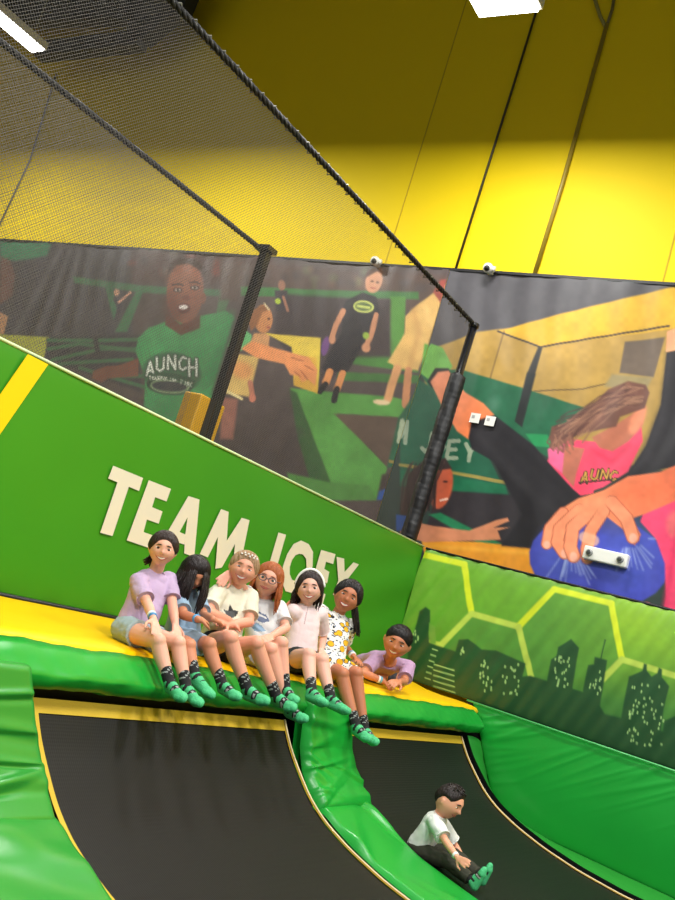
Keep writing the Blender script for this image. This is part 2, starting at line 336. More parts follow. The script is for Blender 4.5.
# yellow pad and the stretched arm
A.poly([(128, 262), (282, 274), (280, 380), (276, 432), (208, 408), (200, 300)], (226, 196, 72), 1); A.poly([(60, 300), (270, 330), (276, 432), (208, 408), (204, 340)], (222, 170, 64), 1.2)
A.poly([(22, 300), (50, 236), (90, 268), (84, 300), (60, 312)], (104, 176, 110), 1)
A.poly([(60, 306), (88, 284), (200, 316), (250, 330), (274, 366), (268, 410), (248, 392), (230, 400), (220, 382), (196, 378), (180, 348), (100, 330)], (232, 148, 92), 1)
for p in ([(238, 352), (262, 366)], [(228, 368), (246, 392)], [(200, 330), (234, 340)], [(210, 370), (226, 384)]): A.line(p, 3, (160, 84, 52), .8)
A.ell(296, 298, 11, 28, (112, 70, 130), 10, 1)
# man in black
A.poly([(352, 170), (402, 148), (440, 160), (450, 200), (436, 236), (392, 320), (360, 372), (300, 372), (286, 362), (322, 290), (342, 262), (346, 196)], (32, 30, 38), 1)
A.ell(433, 116, 24, 34, (206, 148, 112), 15); A.poly([(404, 110), (416, 84), (452, 74), (460, 96), (440, 88), (420, 100)], (96, 64, 48), 1); A.ell(428, 116, 4, 2.5, (70, 45, 38)); A.ell(443, 119, 4, 2.5, (70, 45, 38)); A.line([(424, 134), (438, 137)], 3, (165, 80, 70))
A.line([(346, 200), (326, 240), (314, 276)], 16, (206, 142, 104)); A.ell(316, 280, 10, 13, (210, 146, 108)); A.line([(440, 212), (428, 262), (414, 296)], 15, (206, 142, 104)); A.ell(412, 304, 12, 13, (212, 148, 108)); A.ell(412, 270, 9, 10, (150, 180, 60))
A.ell(404, 188, 30, 18, (206, 214, 110), 6); A.ell(404, 188, 24, 12, (90, 110, 60), 6); A.line([(388, 186), (420, 191)], 7, (206, 214, 110), .8)
A.line([(310, 372), (298, 402)], 20, (214, 140, 84)); A.line([(346, 376), (330, 420)], 20, (214, 140, 84)); A.line([(298, 405), (282, 428)], 14, (28, 28, 32)); A.line([(330, 420), (322, 452)], 17, (26, 26, 32))
# person in a beige coat, jumping
A.poly([(522, 216), (560, 180), (600, 150), (628, 118), (636, 130), (600, 250), (556, 366), (510, 362), (472, 344), (520, 262)], (222, 178, 106), 1)
A.line([(545, 200), (560, 260), (535, 350)], 10, (196, 146, 84), 3, .7); A.line([(580, 190), (590, 240)], 10, (238, 198, 128), 3, .7)
A.poly([(600, 148), (622, 112), (638, 112), (622, 178)], (150, 70, 60), 1.5)
A.line([(498, 362), (482, 410), (472, 446)], 24, (226, 164, 110)); A.line([(530, 366), (524, 420), (520, 462)], 20, (206, 140, 96)); A.ell(454, 456, 24, 8, (236, 206, 160), 5)
A.poly([(574, 290), (610, 300), (640, 350), (590, 372), (562, 380)], (100, 165, 66), 1)
A.poly([(560, 380), (640, 360), (640, 620), (470, 640), (500, 500), (540, 440)], (40, 96, 66), 1.5)
word(A, 'M', [(505, 508)], [58], 13, (170, 182, 150), .1, 40)
A.line([(478, 622), (560, 640)], 8, (150, 130, 70))
A.poly([(455, 660), (530, 640), (560, 731), (440, 731)], (70, 60, 56), 2); A.poly([(448, 706), (500, 690), (520, 731), (440, 731)], (50, 90, 160), 1)
# ---- right banner
B = Paint(tr((400, 270), 2.4545), 2.4545)
B.poly([(60, 150), (700, 60), (700, 500), (60, 400)], (176, 142, 72), 2)
B.poly([(100, 0), (315, 10), (690, 40), (690, 60), (560, 78), (400, 108), (270, 142), (190, 150), (60, 200)], (78, 76, 80), 1.2)
B.poly([(690, 36), (690, 138), (640, 148), (345, 188), (240, 150), (270, 142), (400, 108)], (214, 168, 52), 1.2)
B.line([(255, 150), (215, 290)], 3, (120, 95, 55)); B.line([(330, 298), (450, 292), (540, 270)], 3, (100, 80, 50))
B.poly([(552, 176), (650, 164), (622, 262), (538, 252)], (104, 90, 78), 1.2); B.poly([(520, 255), (620, 262), (600, 300), (500, 285)], (150, 135, 95), 2)
B.poly([(40, 240), (150, 244), (320, 296), (472, 344), (440, 380), (370, 410), (380, 470), (300, 420), (200, 380), (100, 330)], (36, 98, 68), 1)
B.poly([(308, 402), (362, 404), (375, 436), (330, 432)], (40, 140, 84), 1); B.ell(230, 330, 14, 18, (90, 130, 110), 20, 4, .5)
B.poly([(0, 240), (160, 340), (262, 550), (0, 520)], (34, 92, 68), 1)
B.line([(240, 150), (345, 190), (660, 136)], 4.5, (64, 54, 46)); B.poly([(340, 190), (350, 192), (332, 258), (298, 384), (284, 372), (312, 258)], (46, 46, 44), 1); B.poly([(314, 252), (334, 256), (300, 386), (282, 372)], (38, 42, 42), 1)
word(B, 'M JOEY', [(-8, 372), (0, 0), (56, 402), (84, 412), (118, 420), (160, 428)], [52, 0, 44, 44, 42, 40], 10, (150, 165, 140), .15, 24)
B.line([(0, 478), (130, 498), (262, 522)], 8, (150, 136, 72))
B.poly([(0, 490), (260, 528), (268, 560), (0, 530)], (30, 104, 72), 1.5)
B.poly([(90, 540), (280, 552), (350, 640), (350, 690), (60, 650)], (48, 44, 48), 1.5); B.poly([(70, 600), (100, 596), (250, 672), (200, 676)], (36, 118, 78), 1.2)
B.poly([(52, 662), (200, 668), (336, 684), (330, 752), (60, 700)], (232, 152, 44), 1); B.poly([(60, 672), (330, 690), (332, 700), (60, 682)], (244, 176, 62), 2, .7)
# crouching lady
B.poly([(0, 610), (80, 628), (170, 640), (236, 614), (264, 608), (268, 616), (232, 632), (268, 632), (240, 640), (248, 662), (200, 664), (60, 668), (0, 650)], (204, 132, 96), 1)
B.ell(102, 532, 27, 56, (196, 92, 62), 12, 1.5); B.poly([(0, 600), (20, 500), (62, 464), (112, 462), (128, 488), (92, 492), (84, 560), (60, 600), (40, 620)], (58, 42, 40), 1.2)
B.ell(72, 520, 8, 14, (150, 80, 62)); B.ell(112, 520, 6, 3, (80, 40, 34)); B.line([(100, 566), (116, 562)], 5, (240, 200, 180)); B.poly([(-10, 600), (20, 604), (10, 640), (-10, 640)], (48, 84, 150), 1)
# girl in pink, long brown hair
B.poly([(398, 412), (470, 420), (520, 420), (590, 360), (596, 420), (560, 495), (500, 532), (440, 552), (380, 500), (360, 470)], (236, 74, 104), 1)
B.line([(470, 440), (520, 470), (560, 430)], 9, (214, 52, 84), 3, .7); B.poly([(362, 440), (396, 416), (408, 436), (400, 500), (366, 474)], (236, 104, 150), 1.2)
B.poly([(470, 410), (528, 380), (602, 330), (596, 380), (560, 420), (520, 444), (490, 436)], (188, 112, 86), 1.2); B.ell(582, 366, 16, 40, (228, 140, 104), 25, 3)
B.poly([(404, 430), (452, 438), (432, 500), (426, 532), (398, 500)], (190, 112, 90), 1); B.poly([(430, 528), (476, 520), (474, 548), (440, 554)], (244, 70, 100), 1)
B.poly([(366, 412), (372, 384), (420, 372), (470, 332), (510, 292), (560, 272), (602, 280), (612, 300), (600, 338), (540, 360), (530, 384), (488, 392), (440, 402), (404, 424), (376, 440)], (112, 74, 62), 1.2)
for k in range(9): B.line([(560 - k * 4, 278 + k * 6), (500 - k * 8, 320 + k * 8), (440 - k * 6, 362 + k * 7), (384 - k, 396 + k * 5)], 2.5, [(150, 106, 84), (80, 50, 46)][k % 2], 1, .8)
rh = np.random.RandomState(3)
for k in range(46):
    t = rh.rand(); x0, y0 = 600 - 60 * t, 282 + 50 * rh.rand(); x1, y1 = 376 + 90 * rh.rand(), 388 + 44 * rh.rand() - 30 * t
    pts = [(x0 + (x1 - x0) * u, y0 + (y1 - y0) * u - 26 * math.sin(u * 3.14) * (1 - t) + 5 * math.sin(u * 11 + k)) for u in np.linspace(0, 1, 9)]
    B.line(pts, 1.6 + 2.2 * rh.rand(), [(146, 104, 84), (84, 54, 50), (124, 84, 72), (168, 126, 100)][k % 4], .8, .6)
for k in range(24):
    x0, y0 = 366 + 60 * rh.rand(), 396 + 30 * rh.rand(); B.line([(x0, y0), (x0 - 8 + 14 * rh.rand(), y0 + 14), (x0 + 4, y0 + 24)], 3, [(112, 74, 62), (146, 100, 82)][k % 2], .8, .7)
for k in range(16): x0 = 20 + 90 * rh.rand(); B.line([(x0, 470 + 10 * rh.rand()), (x0 - 20, 520), (x0 - 30 + 20 * rh.rand(), 590)], 2.4, [(84, 60, 54), (40, 28, 28)][k % 2], .8, .6)
word(B, 'AUNC', [(446, 496), (470, 490), (494, 489), (516, 494)], [26, 24, 23, 22], 8, (50, 40, 30), .2, 15); rh = np.random.RandomState(3)
for k in range(46):
    t = rh.rand(); x0, y0 = 600 - 60 * t, 282 + 50 * rh.rand(); x1, y1 = 376 + 90 * rh.rand(), 388 + 44 * rh.rand() - 30 * t
    pts = [(x0 + (x1 - x0) * u, y0 + (y1 - y0) * u - 26 * math.sin(u * 3.14) * (1 - t) + 5 * math.sin(u * 11 + k)) for u in np.linspace(0, 1, 9)]
    B.line(pts, 1.6 + 2.2 * rh.rand(), [(146, 104, 84), (84, 54, 50), (124, 84, 72), (168, 126, 100)][k % 4], .8, .6)
for k in range(24):
    x0, y0 = 366 + 60 * rh.rand(), 396 + 30 * rh.rand(); B.line([(x0, y0), (x0 - 8 + 14 * rh.rand(), y0 + 14), (x0 + 4, y0 + 24)], 3, [(112, 74, 62), (146, 100, 82)][k % 2], .8, .7)
for k in range(16): x0 = 20 + 90 * rh.rand(); B.line([(x0, 470 + 10 * rh.rand()), (x0 - 20, 520), (x0 - 30 + 20 * rh.rand(), 590)], 2.4, [(84, 60, 54), (40, 28, 28)][k % 2], .8, .6)
word(B, 'AUNC', [(446, 496), (470, 490), (494, 489), (516, 494)], [26, 24, 23, 22], 4, (196, 150, 70), .2, 15)
B.line([(440, 522), (520, 514)], 4, (50, 38, 36))
# big black sleeves
B.poly([(164, 392), (176, 372), (232, 356), (330, 432), (362, 470), (426, 540), (446, 556), (500, 540), (560, 498), (604, 430), (640, 330), (654, 202), (700, 186), (700, 480), (640, 490), (560, 512), (500, 548), (440, 566), (380, 600), (352, 640), (344, 684), (250, 676), (300, 600), (230, 470), (176, 440)], (40, 38, 42), 1)
B.poly([(600, 430), (640, 330), (654, 202), (672, 196), (650, 380), (610, 470), (560, 505)], (62, 60, 64), 4, .7); B.poly([(230, 470), (300, 600), (252, 676), (344, 684), (352, 650), (320, 560)], (34, 32, 36), 3)
B.line([(190, 400), (260, 480), (340, 560), (380, 590)], 14, (58, 56, 60), 5, .5); B.line([(250, 400), (340, 480), (420, 555)], 10, (28, 26, 30), 4, .5)
B.poly([(655, 150), (700, 130), (700, 192), (652, 200)], (224, 160, 120), 1)
# arm with the green cuff
B.poly([(46, 250), (58, 196), (76, 180), (104, 190), (128, 236), (118, 246), (86, 240), (70, 268)], (110, 172, 80), 1); B.poly([(66, 272), (86, 240), (118, 240), (124, 254), (96, 254), (78, 290)], (36, 36, 36), 1)
B.poly([(74, 274), (92, 250), (118, 246), (134, 268), (160, 300), (206, 328), (232, 356), (176, 374), (168, 416), (140, 396), (100, 330)], (222, 140, 104), 1.2, 1, (238, 130, 80), [(90, 260), (190, 380)])
# ball
B.ell(488, 716, 172, 112, (66, 72, 172), 8, 1.2); B.ell(560, 700, 80, 90, (76, 92, 190), 10, 14, .6); B.ell(400, 700, 60, 70, (74, 90, 178), 0, 12, .6); B.ell(520, 620, 60, 22, (72, 76, 130), 10, 6, .8)
for k in range(30):
    a = rng.rand() * 1.2 + .9; r0 = 70 + rng.rand() * 20; r1 = r0 + 10 + rng.rand() * 40; cx, cy = [(420, 680), (560, 660)][k % 2]; a = a if k % 2 == 0 else a + rng.rand() * 1.5 - 1
    B.line([(cx + r0 * .6 * math.cos(a), cy + r0 * .3 * math.sin(a)), (cx + r1 * math.cos(a), cy + r1 * .7 * math.sin(a))], 1.5 + rng.rand() * 3, (170, 185, 225), 1, .55)
B.poly([(600, 590), (700, 552), (700, 900), (636, 900), (652, 800), (650, 720), (628, 660), (590, 618)], (238, 72, 112), 1.2); B.ell(676, 625, 22, 34, (228, 104, 110), 0, 4)
B.line([(690, 600), (670, 700), (650, 820)], 10, (214, 50, 92), 3, .7); B.ell(606, 824, 12, 8, (240, 120, 130))
# hand and forearm over the ball
B.poly([(700, 470), (640, 496), (560, 506), (500, 540), (438, 560), (380, 596), (352, 634), (350, 668), (368, 660), (386, 620), (400, 640), (440, 600), (470, 640), (500, 600), (552, 640), (576, 676), (592, 650), (570, 610), (600, 600), (700, 556)], (236, 138, 96), 1, 1, (226, 112, 76), [(450, 560), (690, 520)])
for p, wd in (([(400, 595), (368, 632), (360, 672)], 24), ([(440, 590), (392, 634), (386, 668), (404, 694)], 29), ([(470, 590), (424, 632), (418, 680), (426, 702)], 30), ([(500, 592), (468, 640), (458, 686), (460, 706)], 28), ([(520, 570), (556, 610), (572, 656)], 30)):
    B.line(p, wd + 4, (170, 84, 60), .8); B.line(p, wd, (238, 146, 108), .8); B.ell(p[-1][0], p[-1][1] + 2, wd * .33, wd * .4, (246, 176, 152), 0, 1)
B.ell(470, 580, 50, 18, (238, 146, 106), -20, 5); B.ell(600, 545, 70, 28, (226, 108, 70), -10, 8, .6); B.line([(452, 655), (476, 664)], 26, (240, 180, 150), 1, .7)
bl = print_panel('printed_banner', XP, YS, 14.6, .5, 3.766, .0155, A, (84, 72, 70), vc_mat('left_banner_print', .4, .1, (1, 1.5, .25), 3), None, ban_disp)
tag(bl, 'printed banner of a boy in green and a man in black behind the nets', 'banner')
br = print_panel('printed_banner', XP, .6, YS - .004, .5, 3.763, .0115, B, (48, 62, 56), vc_mat('right_banner_print', .36, .1, (1, 1.5, .25), 3), None, ban_disp)
tag(br, 'printed banner of a hand on a blue ball and a girl in pink', 'banner')
# thin dark hem strips along the top
hb = MB(); hb.box((XP - .004, 7.6, 3.771), (.012, 14, .03)); o = hb.build('banner_rail', m_black, smooth=False); tag(o, 'thin black rail along the top edge of the printed banners', 'rail')

# ================================================ SKYLINE PAD (end wall of the bay)
H = Paint(tr((400, 550), 2.4545), 2.4545, .5)
H.poly([(-200, -20), (700, -20), (1000, 700), (-200, 500)], (116, 172, 56), 2, 1, (54, 110, 56), [(400, 60), (300, 430)])
H.poly([(450, 60), (700, 60), (700, 300), (450, 260)], (150, 190, 40), 40, .7); H.poly([(0, 0), (110, 20), (60, 200), (0, 240)], (124, 182, 80), 10, .5)
LN = [[(40, 8), (160, 36)], [(160, 36), (180, 158)], [(180, 158), (105, 235)], [(180, 158), (295, 190)], [(295, 190), (380, 97)], [(380, 97), (520, 132)], [(520, 132), (548, 270)], [(548, 270), (500, 320)], [(548, 270), (760, 335)], [(295, 190), (326, 312)], [(105, 235), (60, 226)]]
for cell in ([(160, 36), (380, 97), (295, 190), (180, 158)], [(0, 0), (160, 36), (180, 158), (105, 235), (0, 220)]):
    H.poly(cell, (112, 176, 40), 4, .5)
for cell in ([(380, 97), (520, 132), (548, 270), (500, 320), (326, 312), (295, 190)], [(105, 235), (180, 158), (295, 190), (326, 312), (200, 300)]):
    H.poly(cell, (86, 146, 56), 3, .6)
for i, l in enumerate(LN): H.line(l, 15, (212, 226, 44) if i in (0, 1, 5, 4, 6) else (182, 206, 84), .9)
SK = (40, 80, 46)
H.poly([(20, 420), (24, 240), (40, 200), (54, 152), (68, 142), (79, 150), (76, 228), (96, 236), (140, 250), (150, 222), (172, 220), (206, 246), (240, 248), (312, 280), (304, 312), (324, 310), (480, 358), (505, 404), (548, 414), (1000, 560), (1000, 1000), (20, 800)], SK, 1)
H.poly([(364, 326), (375, 270), (388, 262), (392, 240), (424, 220), (443, 242), (434, 296), (424, 360), (380, 340)], SK, 1); H.poly([(452, 345), (466, 284), (480, 282), (482, 264), (512, 272), (506, 312), (488, 420), (460, 380)], SK, 1); H.line([(497, 268), (507, 222)], 3, SK)
H.poly([(540, 440), (565, 312), (598, 298), (602, 280), (609, 282), (609, 298), (620, 312), (634, 304), (638, 290), (646, 294), (646, 314), (664, 336), (650, 390), (636, 500)], SK, 1); H.poly([(636, 520), (652, 420), (690, 404), (760, 420), (760, 560)], SK, 1)
H.poly([(76, 180), (92, 190), (92, 232), (78, 230)], (112, 160, 64), 1)
H.poly([(548, 414), (556, 440), (640, 500), (652, 420), (640, 520), (620, 600), (480, 540), (500, 404)], (44, 82, 50), 3, .6)
WN = (168, 206, 130)
for i in range(5): H.line([(88 - i * 1.5, 282 + i * 13), (136, 296 + i * 13.5)], 3, WN, .5)
for i in range(6): H.line([(84 - i * 4, 244 + i * 14), (96 - i * 4, 248 + i * 14)], 3, WN, .5)
for (x0, y0, x1, y1, n, seed) in [(38, 196, 66, 228, 7, 1), (150, 240, 170, 262, 5, 2), (200, 264, 230, 350, 20, 3), (256, 280, 296, 354, 18, 4), (385, 250, 420, 335, 24, 5), (468, 296, 500, 352, 12, 6), (558, 326, 600, 480, 26, 7), (600, 330, 650, 480, 26, 8)]:
    r2 = np.random.RandomState(seed)
    for i in range(n):
        x = x0 + r2.rand() * (x1 - x0); y = y0 + r2.rand() * (y1 - y0); H.line([(x, y), (x - .6, y + 4)], 3.4, WN, .5)
XH = 8.235
def hex_disp(Y, Z):
    t = (Y - 1.5)
    return .05 * np.sin(np.clip((Z + .46) / 1.24, 0, 1) * math.pi) ** .5 + .007 * np.sin(22 * Y + 9 * Z + 2 * np.sin(3 * Z)) * (.3 + .7 * np.clip((Y - 2.3) / 1.6, 0, 1)) + .004 * np.sin(47 * Y + 20 * Z)
sp = empty('skyline_wall_pad', (XH + .06, 2.3, -.46))
tag(sp, 'green wall pad printed with yellow hexagons and a dark city skyline, under the right banner', 'wall pad')
print_panel('printed_cover', XH, .3, 4.07, -.455, .772, .0085, H, (110, 160, 60), vc_mat('skyline_print', .38, .12, (1, 1, .4), 4), sp, hex_disp)
b = MB(); b.box((XH + .09, 2.185, .16), (.16, 3.77, 1.2)); b.build('foam_core', m_black, sp, False)
b = MB(); b.tube([(XH - .004, .3, .778), (XH - .004, 4.07, .778)], .012); b.build('piping', m_black, sp)

# ================================================ TEAM JOEY WALL PAD
ZT = .785; ZL = -.48
jw = empty('letter_wall_pad', (4.5, YW, ZL)); tag(jw, 'long green padded partition wall lettered TEAM JOEY, with a yellow stripe at its left end', 'wall pad')
nx, nz = 200, 40; xs = np.linspace(.9, 8.225, nx); zs = np.linspace(-.5, ZT, nz)
def joey_y(x, z):
    e = np.clip((x - 6.3) / 1.7, 0, 1)
    return YW - .02 * math.sin(math.pi * min(max((z + .5) / 1.28, 0), 1)) ** .5 + .009 * e * math.sin(z * 13 - x * 4) + .003 * math.sin(x * 5 + z * 3)
v = [(x, joey_y(x, z), z) for x in xs for z in zs]; f = [(i * nz + j, (i + 1) * nz + j, (i + 1) * nz + j + 1, i * nz + j + 1) for i in range(nx - 1) for j in range(nz - 1)]
b = MB(); b.add(v, f); b.build('green_cover', m_joey, jw)
b = MB(); b.box((4.56, YW + .09, .14), (7.3, .14, 1.27)); b.build('foam_core', m_black, jw, False)
b = MB(); b.tube([(.9, YW - .004, ZT + .004), (8.225, YW - .004, ZT + .004)], .009); b.build('piping', mat('pale_piping', (205, 225, 170), .5), jw)
b = MB(); b.tube([(.9, YW - .012, -.468), (8.225, YW - .012, -.468)], .016); b.build('bottom_shadow_gap', m_black, jw)
def wallpoly(mb, pts, T, y):
    mb.add([on(p, 1, y) for p in T(pts)], [tuple(range(len(pts)))])
YL = YW - .0285
T1 = tr((90, 455), 4.21875); T2 = tr((250, 520), 5.625)
oo = [(287, 115), (330, 135), (355, 180), (352, 260), (335, 330), (290, 390), (240, 412), (200, 400), (180, 350), (185, 260), (210, 190), (245, 135)]
ii = [(278, 190), (298, 194), (316, 218), (318, 265), (308, 305), (285, 335), (258, 345), (236, 335), (224, 305), (224, 265), (236, 225), (256, 198)]
for T_, pls in [(T1, [[(98, 45), (224, 97), (207, 152), (164, 134), (95, 342), (43, 328), (116, 115), (77, 99)]]),
    (T1, [[(248, 106), (342, 143), (323, 196), (275, 178), (262, 220), (306, 238), (290, 290), (240, 272), (226, 325), (274, 342), (254, 394), (155, 360)]]),
    (T1, [[(415, 173), (412, 262), (378, 325), (335, 408), (288, 392)], [(415, 173), (462, 188), (440, 430), (397, 415), (402, 335), (412, 262)], [(378, 325), (402, 335), (399, 378), (357, 365)]]),
    (T1, [[(553, 228), (585, 240), (577, 362), (556, 475), (529, 480), (540, 345), (497, 432), (463, 418)], [(577, 362), (640, 265), (673, 275), (641, 433), (632, 512), (592, 498), (606, 433), (612, 375), (556, 475)]]),
    (T2, [[(160, 70), (203, 83), (150, 270), (120, 345), (80, 360), (45, 335), (60, 300), (90, 300), (110, 240)]]),
    (T2, [[oo[k], oo[(k + 1) % 12], ii[(k + 1) % 12], ii[k]] for k in range(12)]),
    (T2, [[(400, 168), (481, 192), (468, 248), (428, 235), (418, 275), (446, 292), (434, 356), (392, 338), (378, 396), (425, 418), (410, 470), (322, 440)]]),
    (T2, [[(487, 207), (530, 217), (532, 292), (582, 238), (613, 250), (532, 355), (500, 432), (466, 420), (497, 340)]])]:
    lt = MB()
    for pl in pls: wallpoly(lt, pl, T_, YL)
    lt.build('letter', m_letter, jw, False)
T3 = tr((0, 330), 2.5); st = MB(); wallpoly(st, [(70, 60), (121, 86), (-20, 290), (-70, 262)], T3, YL); o = st.build('diagonal_stripe', m_stripe, jw, False); o['label'] = 'yellow diagonal stripe'

# ================================================ LEDGE
def sweep(name, prof, x0, x1, m, parent=None, nx=120, wob=.006, seed=0, smooth=True):
    """prof: list of (y,z) swept along x, closed ends, with soft vinyl folds"""
    r = np.random.RandomState(seed); ph = r.rand(6) * 6; xs = np.linspace(x0, x1, nx); n = len(prof); v = []
    pr = np.array(prof, float)
    for x in xs:
        e = min((x - x0) / .03, (x1 - x) / .03, 1); sh = 1 - .12 * (1 - max(e, 0))
        c = pr.mean(0)
        for j, (y, z) in enumerate(pr):
            k = wob * (math.sin(x * 9 + ph[0] + j * .8) + .6 * math.sin(x * 23 + ph[1] + j * 1.7) + .4 * math.sin(x * 51 + ph[2] - j))
            q = c + (np.array([y, z]) - c) * sh; d = q - c; d = d / (np.linalg.norm(d) + 1e-9); v.append((x, q[0] + d[0] * k, q[1] + d[1] * k))
    f = []
    for i in range(nx - 1):
        for j in range(n): a = i * n + j; b2 = i * n + (j + 1) % n; f.append((a, b2, b2 + n, a + n))
    f.append(tuple(range(n))); f.append(tuple((nx - 1) * n + j for j in range(n)))
    b = MB(); b.add(v, f); return b.build(name, m, parent, smooth)
# yellow seat pad: raised back roll, flat seat, rounded front
seat = sweep('seat_pad', [(4.06, -.47), (3.95, -.458), (3.8, -.463), (3.68, -.486), (3.5, -.49), (3.32, -.488), (3.2, -.49), (3.13, -.5), (3.105, -.525), (3.12, -.56), (3.4, -.6), (4.06, -.6)], .6, 8.2, m_yellow, None, 220, .003, 3)
tag(seat, 'long yellow vinyl seat pad the children sit on along the green wall', 'seat pad')
roll = sweep('edge_bolster', [(3.095, -.512), (3.05, -.535), (3.01, -.567), (2.975, -.6), (2.96, -.618), (2.958, -.63), (2.975, -.66), (2.99, -.685), (3.04, -.697), (3.2, -.7), (3.2, -.61), (3.1, -.6)], .6, 8.05, m_green, None, 220, .004, 5)
tag(roll, 'long dark green vinyl bolster under the front of the yellow seat', 'bolster')
b = MB(); b.box((4.3, 3.6, -1.15), (7.6, .85, .9)); b.build('seat_platform', m_black, None, False); tag(bpy.data.objects['seat_platform'], 'black platform box carrying the yellow seat, behind the trampoline tops', 'platform')

# ================================================ CURVED TRAMPOLINES
PR = np.array([(3.05, -.742), (3.0, -.815), (2.95, -.885), (2.86, -.975), (2.74, -1.09), (2.6, -1.18), (2.4, -1.262), (2.15, -1.335), (1.85, -1.395), (1.5, -1.435), (1.1, -1.455), (.6, -1.46), (0, -1.46)])
def prof_s(n=60, off=0., s0=0., s1=1.):
    d = np.r_[0, np.cumsum(np.linalg.norm(np.diff(PR, axis=0), axis=1))]; L = d[-1]
    s = np.linspace(s0, s1, n) * L; y = np.interp(s, d, PR[:, 0]); z = np.interp(s, d, PR[:, 1])
    for _ in range(3): y[1:-1] = (y[:-2] + 2 * y[1:-1] + y[2:]) / 4; z[1:-1] = (z[:-2] + 2 * z[1:-1] + z[2:]) / 4
    ty = np.gradient(y); tz = np.gradient(z); l = np.hypot(ty, tz); ny, nz_ = tz / l, -ty / l   # towards the jumper
    return y + ny * off, z + nz_ * off
def sheet(mb, x0, x1, y, z, m=0, nx=2, sag=0, th=0):
    xs = np.linspace(x0, x1, nx); n = len(y); v = []
    for i, x in enumerate(xs):
        u = (x - x0) / (x1 - x0)
        for j in range(n): s = sag * math.sin(math.pi * u) * math.sin(math.pi * j / (n - 1)); v.append((x, y[j] + s, z[j] - s * .6))
    mb.add(v, [(i * n + j, (i + 1) * n + j, (i + 1) * n + j + 1, i * n + j + 1) for i in range(nx - 1) for j in range(n - 1)], m)
m_cord = mat('cream_cord', (226, 206, 160), .6)
def trampoline(x0, x1, label):
    t = empty('wall_trampoline', ((x0 + x1) / 2, 1.5, -1.5)); tag(t, label, 'trampoline', None)
    y, z = prof_s(80); b = MB(); sheet(b, x0 + .02, x1 - .02, y, z, 0, 40, .012); b.build('jumping_bed', m_bed, t)
    b = MB(); y, z = prof_s(12, .006, 0, .02); sheet(b, x0, x1, y, z, 0, 30)
    for a, c in ((x0, x0 + .028), (x1 - .016, x1)):
        y, z = prof_s(80, .006); sheet(b, a, c, y, z)
    b.build('edge_webbing', m_bedband, t)
    b = MB(); y, z = prof_s(80, .012); b.tube([(x1 - .004, a, c) for a, c in zip(y, z)], .0055); o = b.build('edge_cord', m_cord, t); o['label'] = 'pale cream edge cord'
    b = MB(); y, z = prof_s(80, -.07); sheet(b, x0 - .1, x1 + .07, y, z, 0, 4); b.build('spring_apron', m_black, t)
    y, z = prof_s(80, -.05)
    for a in (x0 - .05, x1 + .035): b = MB(); b.tube([(a, yy, zz) for yy, zz in zip(y[::3], z[::3])], .02); b.build('frame_tube', m_steel, t)
    return t
t1 = trampoline(2.955, 4.96, 'near black curved wall trampoline with yellow edging, below the seated girls')
t2 = trampoline(5.60, 7.775, 'far black curved wall trampoline with yellow edging, with the small boy sliding down')

# ---- draped green divider pads
def folds(u, t, seed):
    r = np.random.RandomState(seed); k = 0
    for i in range(12):
        cu = r.rand(); side = 0 if r.rand() < .5 else 1; ct = r.rand(); an = (r.rand() - .5) * 1.6; wd = .02 + r.rand() * .03; ln = .25 + r.rand() * .35
        dt = t - ct - an * (u if side == 0 else (1 - u)); fall = math.exp(-((u if side == 0 else 1 - u) / ln) ** 2)
        k += fall * (math.exp(-(dt / wd) ** 2) - .5 * math.exp(-((dt - wd * 1.8) / wd) ** 2))
    return k
def drape(name, x0, x1, path, th, m, parent, seed, amp=.014, n=70, nx=60, edge=None):
    """padded cushion: front face follows path (y,z), puffed, rounded on all rims"""
    P = np.array(path, float); d = np.r_[0, np.cumsum(np.linalg.norm(np.diff(P, axis=0), axis=1))]; s = np.linspace(0, d[-1], n)
    y = np.interp(s, d, P[:, 0]); z = np.interp(s, d, P[:, 1])
    for _ in range(4): y[1:-1] = (y[:-2] + 2 * y[1:-1] + y[2:]) / 4; z[1:-1] = (z[:-2] + 2 * z[1:-1] + z[2:]) / 4
    ty = np.gradient(y); tz = np.gradient(z); l = np.hypot(ty, tz); ny, nz_ = tz / l, -ty / l
    v = []; W = x1 - x0; Ls = d[-1]
    for i in range(nx):
        u = i / (nx - 1)
        for j in range(n):
            t = j / (n - 1); e = min(u * W, (1 - u) * W, t * Ls, (1 - t) * Ls); r = min(e / .035, 1); p = th * (math.sqrt(1 - (1 - r) ** 2))
            p += .012 * math.sin(math.pi * u) * math.sin(math.pi * t) + amp * folds(u, t, seed) * r
            v.append((x0 + u * (W if edge is None else np.interp(t, edge[0], edge[1]) - x0), y[j] + ny[j] * p, z[j] + nz_[j] * p))
    b = MB(); b.add(v, [(i * n + j, (i + 1) * n + j, (i + 1) * n + j + 1, i * n + j + 1) for i in range(nx - 1) for j in range(n - 1)])
    w_ = [(x0, y[j], z[j]) for j in (0, n - 1)] + [(x1, y[j], z[j]) for j in (0, n - 1)]
    back = [(x, y[j] - ny[j] * .05, z[j] - nz_[j] * .05) for x in (x0, x1) for j in range(0, n, 3)]; nb = len(back) // 2
    b.add(back, [(j, j + 1, nb + j + 1, nb + j) for j in range(nb - 1)])
    return b.build(name, m, parent)
